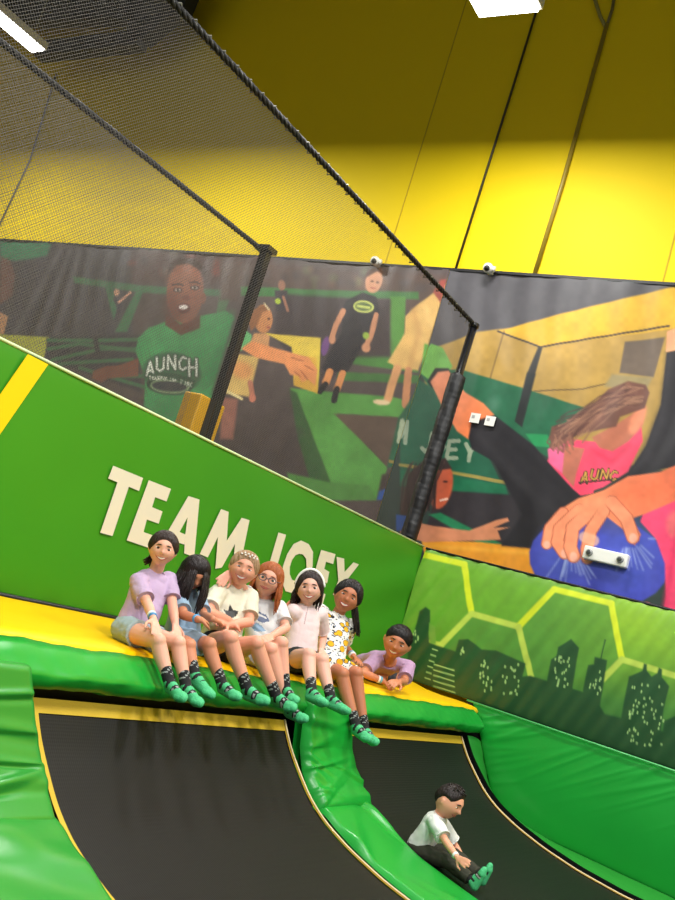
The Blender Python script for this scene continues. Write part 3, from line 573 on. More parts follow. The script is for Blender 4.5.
def divider(x0, x1, label, seed, m, edge=None):
    t = empty('divider_pad', ((x0 + x1) / 2, 2, -1.5)); tag(t, label, 'pad')
    up = [(2.985, -.59), (2.955, -.72), (2.925, -.86), (2.865, -.98), (2.78, -1.075), (2.68, -1.16)]
    drape('upper_pad', x0, x1, up, .058, m, t, seed, n=90, nx=max(40, int((x1 - x0) * 60)), edge=edge)
    y, z = prof_s(60, .0, .165, 1.); drape('lower_pad', x0, x1 + (.065 if x1 < 3 else -.04), [(2.74, -1.15)] + [(a, c) for a, c in zip(y, z) if a < 2.66], .034, m, t, seed + 1, amp=.022, n=140, nx=max(40, int((x1 - x0) * 60)))
    return t
divider(1.1, 2.89, 'wide light green divider pad at the left of the near trampoline', 11, m_green2, ([0, .15, .45, .7, 1], [2.80, 2.835, 2.91, 2.945, 2.93]))
divider(5.02, 5.66, 'green draped divider pad between the two curved trampolines', 23, m_green, ([0, .15, .45, .7, 1], [5.56, 5.57, 5.61, 5.65, 5.65]))
# ---- side pad of the far trampoline and lower wall pad
BD = np.array([on(p, 0, 8.17)[1:] for p in [(471, 700), (478, 730), (484, 765), (490, 792), (503, 817), (530, 832), (580, 855), (620, 874), (668, 896)]]); BD = np.vstack([BD, [(BD[-1, 0] - .6, BD[-1, 1] - .06), (0, -1.40)]])
yb, zb_ = prof_s(110, .035); n_ = 110; db = np.r_[0, np.cumsum(np.linalg.norm(np.diff(BD[1:], axis=0), axis=1))]; db /= db[-1]; tt = np.linspace(0, 1, n_)
rb = np.stack([np.interp(tt, db, BD[1:, 0]), np.interp(tt, db, BD[1:, 1])], 1)
b = MB(); v = []
for k in range(n_):
    L0 = np.array([7.85, yb[k], zb_[k]]); j = int(np.argmin(abs(rb[:, 0] - yb[k]))) if yb[k] > .05 else n_ - 1; R0 = np.array([8.19, rb[j, 0] * .5 + yb[k] * .5, min(rb[j, 1], 0) - .0])
    for q in range(6): t = q / 5; P_ = L0 * (1 - t) + R0 * t; P_[2] += .012 * math.sin(math.pi * t); v.append(P_)
b.add(v, [(k * 6 + q, (k + 1) * 6 + q, (k + 1) * 6 + q + 1, k * 6 + q + 1) for k in range(n_ - 1) for q in range(5)])
b.add([(7.85, a, c) for a, c in zip(yb, zb_)] + [(7.86, a, c - .07) for a, c in zip(yb, zb_)], [(i, i + 1, n_ + 1 + i, n_ + i) for i in range(n_ - 1)], 1)
o = b.build('side_pad', [m_green2, m_black]); tag(o, 'narrow pale green pad curving along the right edge of the far trampoline', 'pad')
RG = []; r9 = np.random.RandomState(4)
for k in range(16): RG.append((.1 + 2.7 * r9.rand(), -.47, 1.1 + .7 * r9.rand(), .16 + .2 * r9.rand(), .02 + .025 * r9.rand()))
for k in range(9): RG.append((3.1 - .1 * r9.rand(), -.55 - .6 * k / 8, .9 + .6 * r9.rand(), .22 + .2 * r9.rand(), .012 + .012 * r9.rand()))
def low_disp(y, z):
    d = .045 * math.sin(math.pi * min(max((z + 1.5) / 1.04, 0), 1)) ** .5
    for k, (y0, z0, sl, ln, wd) in enumerate(RG):
        if k < 16: t = z0 - z; off = y - (y0 + sl * t)
        else: t = y0 - y; off = z - (z0 + .35 * sl * t)
        if t > -.05: d += .009 * math.exp(-(off / wd) ** 2) * math.exp(-(t / ln) ** 2)
    return d
ny_, nz2 = 220, 90; v = []; o_ = np.argsort(BD[:, 0])
for y in np.linspace(.02, float(BD[0, 0]), ny_):
    zb = float(np.interp(y, BD[o_, 0], BD[o_, 1]))
    for j in range(nz2): z = zb + (-.462 - zb) * j / (nz2 - 1); v.append((8.21 - low_disp(y, z) * math.sin(math.pi * (j + .5) / nz2) ** .3, y, z))
b = MB(); b.add(v, [(i * nz2 + j, (i + 1) * nz2 + j, (i + 1) * nz2 + j + 1, i * nz2 + j + 1) for i in range(ny_ - 1) for j in range(nz2 - 1)])
lw = empty('lower_wall_pad', (8.22, 1.7, -1.4)); tag(lw, 'large plain green wall pad under the skyline print', 'wall pad')
b.build('green_cover', m_green, lw)
b = MB(); b.box((8.29, 1.6, -1.05), (.14, 3.3, 1.17)); b.build('foam_core', m_black, lw, False)
b = MB(); b.tube([(8.18, .1, -.462), (8.18, 3.24, -.462)], .008); b.build('piping', mat('green_piping', (90, 190, 110), .4), lw)

# ================================================ POSTS, NETS, ROPES
def rope(name, p, q, r, parent=None, sag=0., label=None):
    p = np.array(p, float); q = np.array(q, float); L = np.linalg.norm(q - p); n = int(L / .025); d = (q - p) / L
    a = np.cross(d, [0, 0, 1]); a /= np.linalg.norm(a); c = np.cross(d, a); b = MB()
    for k in range(3):
        pts = []
        for i in range(n + 1):
            t = i / n; w2 = t * L * 2 * math.pi / .16 + k * 2.094; pts.append(p + (q - p) * t + np.array([0, 0, -sag * 4 * t * (1 - t)]) + r * .6 * (math.cos(w2) * a + math.sin(w2) * c))
        b.tube(pts, r * .62, 0, 5)
    return b.build(name, m_cable, parent)
def net(name, y, corners, m, parent, nx=30, nz=12):
    (x0, z0a, z1a), (x1, z0b, z1b) = corners; v = []
    for i in range(nx + 1):
        t = i / nx
        for j in range(nz + 1):
            s = j / nz; za = z0a + (z0b - z0a) * t; zb_ = z1a + (z1b - z1a) * t; v.append((x0 + (x1 - x0) * t, y + .03 * math.sin(math.pi * s) * math.sin(t * 9), za + (zb_ - za) * s))
    b = MB(); b.add(v, [(i * (nz + 1) + j, (i + 1) * (nz + 1) + j, (i + 1) * (nz + 1) + j + 1, i * (nz + 1) + j + 1) for i in range(nx) for j in range(nz)])
    return b.build(name, m, parent)
Y2 = 4.17; YN = 5.95
pt = empty('net_post', (8.0, Y2, ZT)); tag(pt, 'black padded net post in the corner in front of the right banner', 'post')
b = MB(); b.cap((8.0, Y2, .6), (8.085, Y2, 3.04), .042, .042, flat=True, n=20); b.build('pole', m_steel, pt)
b = MB(); b.cap((8.085, Y2, 3.03), (8.085, Y2, 3.07), .055, .055, flat=True); b.build('pole_cap', m_steel, pt)
b = MB(); rings = []
for i in range(90):
    t = i / 89; z = .80 + t * 1.70; r = .082 + .0012 * math.sin(i * 1.9) + .002 * math.sin(i * .33)
    rings.append([(8.003 + .06 * t + r * math.cos(a + .0) * (1 + .04 * math.sin(3 * a + i * .5)), Y2 + r * math.sin(a), z + .01 * math.sin(a * 2 + i)) for a in np.linspace(0, 2 * math.pi, 21)[:-1]])
b.loft(rings); b.build('padded_sleeve', m_black, pt)
nt2 = empty('safety_net', (5, Y2, ZT)); tag(nt2, 'tall black safety net above the lettered wall, hung from the corner post', 'net')
net('mesh', Y2, ((1.2, .79, 3.02), (8.03, .79, 3.05)), m_net, nt2)
rope('top_rope', (1.2, Y2, 3.03), (8.04, Y2, 3.06), .022, nt2)
b = MB(); b.tube([(1.3 + i * .073, Y2 + (.024 if i % 2 else -.024), 3.02 if i % 2 else 3.062) for i in range(92)], .005, 0, 5)
b.build('lacing', m_wire, nt2)
XPt = 6.72
pt1 = empty('net_post', (XPt, YN, .5)); tag(pt1, 'black net post with a mustard yellow pad round its foot, behind the lettered wall', 'post')
b = MB(); b.box((XPt, YN - .07, 2.1), (.085, .085, 2.0)); b.box((XPt, YN - .06, 3.1), (.15, .17, .05)); b.build('pole', m_steel, pt1, False)
b = MB(); b.box((XPt + .02, YN, 1.0), (.19, .2, 1.0)); b.box((XPt - .2, YN, 1.0), (.15, .22, 1.0)); o = b.build('foot_pad', m_orange, pt1, False)
mo = o.modifiers.new('b', 'BEVEL'); mo.width = .02; mo.segments = 3
b = MB(); b.box((XPt - .1, YN - .02, 1.0), (.07, .2, 1.0)); b.build('pad_seam', m_black, pt1, False)
nt1 = empty('safety_net', (4, YN, 0)); tag(nt1, 'second black safety net behind the first, hung from the yellow-footed post', 'net')
net('mesh', YN, ((1.6, .3, 3.02), (XPt, .3, 3.08)), m_net2, nt1)
rope('top_rope', (1.6, YN, 3.0), (XPt, YN, 3.1), .024, nt1)

# ================================================ FITTINGS ON THE BACK WALL
def camdome(px, label):
    P = on(px, 0, XB - .12); t = empty('security_camera', tuple(P)); tag(t, label, 'camera')
    b = MB(); b.ell(P, (.055, .055, .055)); b.build('camera_head', m_white, t)
    d = -P / np.linalg.norm(P) + np.array([-.1, .25, -.1]); d /= np.linalg.norm(d); b = MB(); b.ell(P + d * .032, (.034, .034, .034)); b.build('lens', m_black, t)
    b = MB(); b.cap(P + np.array([.03, 0, 0]), P + np.array([.11, 0, 0]), .035, .045, flat=True); b.cap(P + np.array([.02, -.045, 0]), P + np.array([.02, -.07, .0]), .03, .03, flat=True); b.build('mount', m_white, t)
camdome((375, 261), 'white round security camera on the rail above the man in black')
camdome((488, 268), 'white round security camera on the rail right of the corner post')
P = on((606, 557), 0, XP - .03); el = empty('emergency_light', tuple(P)); tag(el, 'white oblong emergency light box on the printed blue ball', 'light')
b = MB(); b.box(P, (.08, .40, .12)); o = b.build('housing', m_white, el, False); mo = o.modifiers.new('b', 'BEVEL'); mo.width = .012; mo.segments = 3
for s in (-1, 1):
    c = P + np.array([-.045, s * .14, 0]); b = MB(); b.cap(c, c + np.array([-.03, 0, 0]), .032, .028, flat=True); b.build('lamp_head', mat('grey_plastic', (150, 152, 148), .4), el)
    b = MB(); b.ell(c + np.array([-.031, 0, 0]), (.006, .02, .02)); b.build('bulb', mat('dark_lens', (70, 72, 70), .15), el)
for px, lb in (((475, 418), 'left of the two small white paper stickers on the black sleeve'), ((490, 421), 'right of the two small white paper stickers on the black sleeve')):
    P = on(px, 0, XP - .03); b = MB(); b.box(P, (.006, .105, .1)); 
    b.box(P + np.array([-.004, .02, .01]), (.002, .03, .03), 1); 
    o = b.build('paper_sticker', [m_white, mat('grey_ink', (170, 170, 168), .6)], None, False); tag(o, lb, 'sticker', 'stickers on the right banner')
def cable(name, pts, r, m, label, x=XB - .02):
    b = MB(); b.tube([on(p, 0, x) for p in pts], r, 0, 8); o = b.build(name, m); tag(o, label, 'cable'); return o
cable('wall_cable', [(544, -14), (512, 90), (455, 271)], .014, mat('dark_cable', (52, 48, 24), .5), 'dark thin cable running down the yellow wall to the banner, left one')
cable('conduit', [(607, 24), (562, 185), (534, 276)], .024, mat('painted_conduit', (150, 128, 40), .4), 'thicker painted conduit running down the yellow wall, right of the dark cable')
cable('conduit_branch', [(590, -16), (600, 16), (606, 28)], .02, mat('painted_conduit_branch', (150, 140, 70), .4), 'short bent conduit branch joining the top of the right conduit')
cable('conduit_branch', [(616, -14), (612, 10), (606, 28)], .018, mat('painted_conduit_side', (110, 100, 50), .4), 'straight conduit above the fork of the right conduit')
cable('wall_cable', [(56, 74), (30, 160), (-4, 232)], .012, m_wire, 'grey cable on the far left wall behind the nets')
# dark steel frame hung high at the left
fr = empty('rafter_frame', tuple(on((100, 30), 0, 8.0))); tag(fr, 'dark steel frame hanging high in the upper left corner behind the nets', 'frame')
def bar(name, p, q, wd, m=m_dark):
    a = on(p, 0, 7.9); c = on(q, 0, 7.9); b = MB(); d = c - a; L = np.linalg.norm(d); d /= L; s = np.array([1, 0, 0]); u = np.cross(d, s)
    b.box((a + c) / 2, (L, .2, wd), 0, [d, s, u]); b.build(name, m, fr, False)
bar('lower_beam', (40, 52), (144, 41), .24); bar('upper_beam', (-20, 2), (196, -8), .9); bar('hanger', (139, 44), (139, -5), .28); bar('brace', (144, 40), (182, 8), .2)

# ================================================ LAMPS
def fixture(name, c, L, W, axis, label):
    t = empty(name, tuple(c)); tag(t, label, 'lamp')
    d = (L, W, .09) if axis == 'x' else (W, L, .09)
    b = MB(); b.box(np.array(c) + np.array([0, 0, .04]), d); b.build('housing', mat('lamp_housing', (200, 200, 200), .4), t, False)
    for s in (-1, 1) if axis == 'x' else range(-6, 7):
        b = MB()
        if axis == 'x': b.box(np.array(c) + np.array([0, s * W * .25, -.02]), (L * .97, W * .36, .03))
        else: b.box(np.array(c) + np.array([0, s * L / 14, -.02]), (W * .92, L / 18, .03))
        b.build('led_tube', m_glow, t, False)
    b = MB()
    for s in (-.4, .4): q = np.array(c) + (np.array([s * L, 0, .05]) if axis == 'x' else np.array([0, s * L, .05])); b.tube([q, q + np.array([0, 0, 8.5 - c[2]])], .006)
    b.build('hanging_wire', m_wire, t)
    return t
P = on((45, 50), 2, 5.4); fixture('ceiling_lamp', (P[0] - .75, P[1] + .1, 5.4), 1.5, .26, 'x', 'bright long twin-tube lamp in the upper left corner')
P = on((503, 2), 2, 5.4); fixture('ceiling_lamp', (P[0], P[1], 5.42), .62, .32, 'y', 'bright grid lamp at the top edge, above the yellow wall')
# ================================================ PEOPLE
def unit(v): v = np.array(v, float); return v / (np.linalg.norm(v) + 1e-12)
def reach(a, px, L, pref, verbose=None):
    """point seen at px, L away from joint a, on the side of pref"""
    r = unit(ray(px)); a = np.array(a, float); b_ = a @ r; c_ = a @ a - L * L; D = b_ * b_ - c_
    if D <= 0: return r * b_
    cs = [r * (b_ - math.sqrt(D)), r * (b_ + math.sqrt(D))]
    return max(cs, key=lambda p: (p - a) @ np.array(pref, float))
SKIN = {}
def skin(col):
    if col not in SKIN:
        m = mat('skin', col, .5, bump=.05, bscale=120, var=.04, vscale=8, spec=.35); nb = m.node_tree.nodes['Principled BSDF']
        nb.inputs['Subsurface Weight'].default_value = .12; nb.inputs['Subsurface Radius'].default_value = (.02, .008, .004); nb.inputs['Subsurface Scale'].default_value = .3; SKIN[col] = m
    return SKIN[col]
m_eyew = mat('eye_white', (238, 234, 228), .25); m_lip = mat('lips', (178, 82, 78), .4); m_teeth = mat('teeth', (244, 240, 230), .25)
HM = {}
def hairmat(c):
    if c not in HM: HM[c] = mat('hair', c, .42, bump=.8, bscale=90, bstretch=(1, 1, .25), var=.4, vscale=60, spec=.3)
    return HM[c]
def head_frame(px, h, d, roll, yaw, pitch):
    """axes (side, forward, up): forward starts out facing the viewer"""
    r = unit(ray(px)); F = -r; Uc = -R3[:, 1]; Uc = unit(Uc - F * (Uc @ F)); Sc = unit(np.cross(F, Uc)) * -1
    if Sc @ R3[:, 0] < 0: Sc = -Sc
    a, b_, c_ = map(math.radians, (roll, yaw, pitch))
    U = math.cos(a) * Uc + math.sin(a) * Sc; Sd = math.cos(a) * Sc - math.sin(a) * Uc
    F2 = math.cos(b_) * F + math.sin(b_) * Sd; S2 = math.cos(b_) * Sd - math.sin(b_) * F
    F3 = math.cos(c_) * F2 - math.sin(c_) * U; U3 = math.cos(c_) * U + math.sin(c_) * F2
    return S2, F3, U3
def G(x, s): return math.exp(-(x / s) ** 2)
def head_pt(x, y, z, hair=0.):
    """unit direction (side, forward, up) -> head surface in units of head height"""
    w = .40; fr = .43; bk = .47; hh = .5
    jaw = 1 + .03 * G(z + .2, .35) - .20 * max(-z, 0) ** 2.2 if y > -.3 else 1 - .2 * max(-z, 0)
    X = w * x * jaw * (1 + .03 * G(z + .25, .3)); Yv = (fr if y > 0 else bk) * y * (1 - .16 * max(-z - .1, 0)); Zv = hh * z
    if y > 0:
        Yv += .10 * G(x, .12) * G(z + .17, .11) + .035 * G(x, .09) * G(z - .02, .16)
        Yv -= .035 * (G(x - .36, .17) + G(x + .36, .17)) * G(z - .08, .13)
        Yv += .022 * G(x, .5) * G(z - .33, .14) + .02 * (G(x - .45, .2) + G(x + .45, .2)) * G(z + .25, .2)
        Yv += .022 * G(x, .26) * G(z + .46, .08) + .045 * G(x, .3) * G(z + .86, .2)
    elif z < -.3: Yv *= 1 - .25 * (-z - .3)
    return np.array([X, Yv, Zv]) * (1 + hair)
def dirn(az, z):
    c = math.sqrt(max(0, 1 - z * z)); return math.sin(az) * c, math.cos(az) * c, z     # az 0 = face front, +side
class Head:
    def __init__(s, c, h, fr): s.c = np.array(c, float); s.h = h; s.A = np.array(fr)
    def P(s, x, y, z, out=0.): return s.c + (head_pt(x, y, z) * s.h) @ s.A + unit(np.array([x, y, z])) @ s.A * out * s.h
    def L(s, v): return s.c + (np.array(v, float) * s.h) @ s.A
    def mesh_into(s, mb):
        rings = []
        for i in range(41):
            z = math.cos(math.pi * (i + .05) / 40.1); rings.append([s.P(*dirn(2 * math.pi * j / 56, z)) for j in range(56)])
        mb.loft(rings)
        for q in (-1, 1): mb.ell(s.L((q * .41, -.03, -.04)), np.array((.04, .07, .105)) * s.h, s.A)
    def face(s, root, eyes='open', smile=1, brow=(40, 28, 24), iris=(58, 36, 24), lids=None):
        h = s.h; A = s.A
        for q in (-1, 1):
            x, z = .36 * q, .07; y = math.sqrt(1 - x * x - z * z); p = s.P(x, y, z); n_ = unit(np.array([x * .5, y, 0]) @ A)
            o_ = 1 if eyes == 'open' else .55
            b = MB(); b.ell(p - n_ * .016 * h, (.088 * h, .037 * h, .034 * h * o_), A, 0, 16, 8); e = b.build('eye', m_eyew, root)
            b = MB(); b.ell(p + n_ * .007 * h, (.054 * h, .017 * h, .040 * h * o_), A, 0, 14, 8); b.build('iris', IR(iris), e)
            b = MB(); b.tube([s.P(x + u * .17, math.sqrt(max(0, 1 - (x + u * .17) ** 2 - .2)), z + .055 * o_ + .02 * (1 - u * u), .004) for u in np.linspace(-1, 1, 7)], .017 * h, 0, 6); b.build('eyelid_line', IR(brow), e)
            b = MB(); b.tube([s.P(x + u * .2, math.sqrt(max(0, 1 - (x + u * .2) ** 2 - .08)), .245 + .04 * (1 - u * u) - (.03 * u * q), .004) for u in np.linspace(-1, 1, 7)], [.006 * h, .014 * h, .019 * h, .019 * h, .017 * h, .012 * h, .005 * h], 0, 6); b.build('eyebrow', IR(brow), root)
        if smile > 0:
            f = lambda u, dz: s.P(u * .48 * (0.75 + .25 * smile), math.sqrt(max(0, 1 - (u * .48) ** 2 - .22)), -.49 + dz + .13 * smile * u * u, .003)
            b = MB(); up = [f(u, .035) for u in np.linspace(-.95, .95, 11)]; lo = [f(u, -.10 * (1 - u * u) * smile + .02) for u in np.linspace(-.95, .95, 11)]
            b.add(up + lo, [(i, i + 1, 12 + i, 11 + i) for i in range(10)]); 
            if smile > .6: b.build('teeth', m_teeth, root)
            b = MB(); b.tube([f(u, .05) for u in np.linspace(-1, 1, 11)], .011 * h, 0, 6); b.tube([f(u, -.13 * (1 - u * u) * smile + .03) for u in np.linspace(-1, 1, 11)], .014 * h, 0, 6); b.build('lips', m_lip, root)
        else:
            b = MB(); b.tube([s.P(u * .18, .88, -.5 + .01 * u * u, .004) for u in np.linspace(-1, 1, 9)], .015 * h, 0, 6); b.build('lips', m_lip, root)
IRD = {}
def IR(c):
    if c not in IRD: IRD[c] = mat('dark_feature', c, .35)
    return IRD[c]
def hairline(az, front=.62, side=.02, back=-.62):
    a = abs((az + math.pi) % (2 * math.pi) - math.pi)
    if a < .55: return front - .10 * (a / .55) ** 2
    if a < 1.15: t = (a - .55) / .6; t = t ** .85; return (front - .10) * (1 - t) + (side - .06) * t
    if a < 1.35: return side - .06 + .06 * (a - 1.15) / .2
    if a < 1.75: return side
    t = min((a - 1.75) / .6, 1); return side * (1 - t) + back * t
def hair_cap(hd, mb, thick=.05, ridge=.008, nr=34, part=0., **kw):
    n = 120; k = 26; rings = []
    for i in range(k):
        ring = []
        for j in range(n):
            az = 2 * math.pi * j / n; z0 = hairline(az, **kw); t = i / (k - 1); z = 1 - (1 - z0) * t ** 1.3; z = min(z, .9995)
            aa = abs((az + math.pi) % (2 * math.pi) - math.pi); fw = min(max((1.35 - aa) / .5, .35), 1); th = thick * (1 - fw * t ** 2.6) * (1 - t ** 14) + .005; th += ridge * math.sin(az * nr + 3 * math.sin(t * 5)) * min(1, 3 * t) * (1 - t ** 8)
            ring.append(hd.P(*dirn(az, z), th))
        rings.append(ring)
    mb.loft(rings, 0, True)
def lock(mb, hd, az, z, length, r, out=.1, wave=.03, down=(0, 0, -1), seed=0, drift=(0, 0, 0), n=9):
    rr = np.random.RandomState(seed); p0 = hd.P(*dirn(az, z), .02); o_ = unit(p0 - hd.c); o_ = unit(np.array([o_[0], o_[1], 0])); h = hd.h; pts = []; ph = rr.rand() * 6
    dn = np.array(down, float)
    for i in range(n):
        t = i / (n - 1); p = p0 + dn * length * h * t + o_ * out * h * math.sin(min(t * 2.2, 1.57)) + np.array(drift, float) * h * t * t + np.array([math.sin(ph + t * 7), math.cos(ph + t * 6), 0]) * wave * h * t
        # keep outside the skull
        v = p - hd.c; l = np.array([v @ a for a in hd.A]) / h; m_ = math.sqrt((l[0] / .40) ** 2 + (l[1] / .47) ** 2 + (l[2] / .53) ** 2)
        if m_ < 1.02 and m_ > 1e-6: p = hd.c + v / m_ * 1.02
        pts.append(p)
    mb.tube(pts, [r * h * (1 - .75 * (i / (n - 1)) ** 2) for i in range(n)], 0, 7)
def hand(mb, wr, d, nrm, size, curl=.5, thumb=1, spread=.12):
    """wrist, pointing direction, back-of-hand normal; 4 unequal fingers + thumb"""
    d = unit(d); nrm = unit(nrm - d * (nrm @ d)); s = np.cross(d, nrm); pl = size * .52; wd = size * .20; fr = size * .062
    k = wr + d * pl
    for u in (-.75, -.25, .25, .75): mb.cap(wr + d * size * .06 + s * u * wd * .55, k + s * u * wd - nrm * 0, size * .105, size * .088, n=8)
    for u, L in ((-.95, .40), (-.32, .47), (.32, .45), (.95, .36)):
        p = k + s * u * wd; dd = unit(d + s * u * spread)
        for seg, f_ in enumerate((.45, .32, .23)):
            dd = unit(dd - nrm * math.tan(min(curl * (.5 + .35 * seg), 1.2)) * .8); q = p + dd * L * size * f_; mb.cap(p, q, fr * (1.05 - .1 * seg), fr * (.98 - .12 * seg), n=8); p = q
    p = wr + d * size * .14 - s * thumb * wd * .9; q = p + unit(d * .55 - s * thumb * .7 - nrm * .25) * size * .26; mb.cap(p, q, fr * 1.35, fr * 1.15, n=8)
    r_ = q + unit(d * .95 - s * thumb * .25 - nrm * .3) * size * .24; mb.cap(q, r_, fr * 1.15, fr * .9, n=8)
def body_frames(pel, neck, phi):
    U = unit(neck - pel); S0 = np.array([math.cos(phi), math.sin(phi), 0]); S_ = unit(S0 - U * (S0 @ U)); F = np.cross(S_, U) * -1
    if F @ np.array([math.sin(phi), -math.cos(phi), 0]) < 0: F = -F
    return S_, F, U
def torso_rings(pel, neck, S_, F, U, H, sec, lean=0):
    L = np.linalg.norm(neck - pel); out = []
    for t, w_, dp, fo in sec:
        c = pel + U * L * t + F * fo * H
        out.append([c + S_ * w_ * H * math.copysign(abs(math.cos(a)) ** .85, math.cos(a)) + F * dp * H * math.copysign(abs(math.sin(a)) ** .85, math.sin(a)) for a in np.linspace(0, 2 * math.pi, 29)[:-1]])
    return out
def ruffle(me, amp, seed, fr=60):
    n = len(me.vertices); co = np.empty(n * 3); me.vertices.foreach_get('co', co); co = co.reshape(-1, 3); no = np.empty(n * 3); me.vertices.foreach_get('normal', no); no = no.reshape(-1, 3)
    r = np.random.RandomState(seed); d = np.zeros(n)
    for k in range(5):
        v = r.randn(3); v /= np.linalg.norm(v); v[2] *= 1.3; d += np.sin(co @ v * fr * (.6 + r.rand()) + 2 * np.sin(co @ r.randn(3) * fr * .35) + r.rand() * 6)
    d = (np.abs(d) - 1.2) * 1.0; co += no * (d * amp)[:, None]; me.vertices.foreach_set('co', co.ravel()); me.update()
def mark(me, polys, side=None):
    """second material on the faces that carry the print"""
    n = len(me.polygons); c = np.empty(n * 3); me.polygons.foreach_get('center', c); c = c.reshape(-1, 3); no = np.empty(n * 3); me.polygons.foreach_get('normal', no); no = no.reshape(-1, 3)
    px = proj(c); front = (no * -c).sum(1) > 0; mi = np.zeros(n, int)
    for pl, k in polys: mi[(sd_poly(pl, px[:, 0], px[:, 1]) < 0) & front] = k
    me.polygons.foreach_set('material_index', mi.astype(np.int32))
m_sock_k = mat('black_sock_knit', (20, 20, 22), .85, bump=.3, bscale=150); m_sock_g = mat('mint_green_sock_grip', (66, 176, 116), .7, bump=.3, bscale=150); m_sock_w = mat('grey_sock_print', (150, 156, 152), .8)
def sock(root, an, kn, toe, H, up=.062, sc=1.):
    b = MB(); d = unit(kn - an); f = toe - an; heel = an - unit(f) * .018 * H - d * .032 * H
    rise = an + d * up * H
    b.cap(rise, an, .0275 * H * sc, .027 * H * sc, flat=False); b.cap(an, heel, .028 * H, .025 * H); ball = an + f * .72 - d * .022 * H; tp = toe - d * .016 * H
    b.cap(heel, ball, .025 * H, .026 * H); b.cap(an, ball, .027 * H, .022 * H); b.cap(ball, tp, .027 * H, .019 * H)
    sd = unit(np.cross(d, f)); b.cap(ball + sd * .014 * H, tp + sd * .012 * H - f * .06, .02 * H, .016 * H); b.cap(ball - sd * .014 * H, tp - sd * .012 * H - f * .1, .018 * H, .015 * H)
    me = b.remesh(.0045, 2); n = len(me.polygons); c = np.empty(n * 3); me.polygons.foreach_get('center', c); c = c.reshape(-1, 3)
    fl = np.linalg.norm(f); t = (c - an) @ unit(f) / fl; s = (c - an) @ d / H; mi = np.ones(n, int)
    mi[s > .008] = 0                                         # dark cuff
    mi[(t > .10) & (t < .24) & (s > -.02)] = 0; mi[(t > .44) & (t < .66)] = 0; mi[(s > .03) & (np.sin(c @ np.array([210, 70, 90.])) * np.sin(c @ np.array([40, 160, 260.])) > .45)] = 2; mi[(t > .50) & (t < .60) & (np.sin(c @ unit(sd) * 260) > 0.1)] = 2
    mi[s < -.042] = 1; mi[t > .7] = 1
    me.polygons.foreach_set('material_index', mi.astype(np.int32)); o = link('sock', me, [m_sock_k, m_sock_g, m_sock_w], root, True); return o
def band(root, wr, el, r, cols, name='wristband'):
    d = unit(wr - el)
    for i, c in enumerate(cols):
        q = wr - d * (.016 + i * .017); b = MB(); b.cap(q, q - d * .014, r, r * 1.04, flat=True, n=16); o = b.build(name, IR(c), root)
NOTE = []
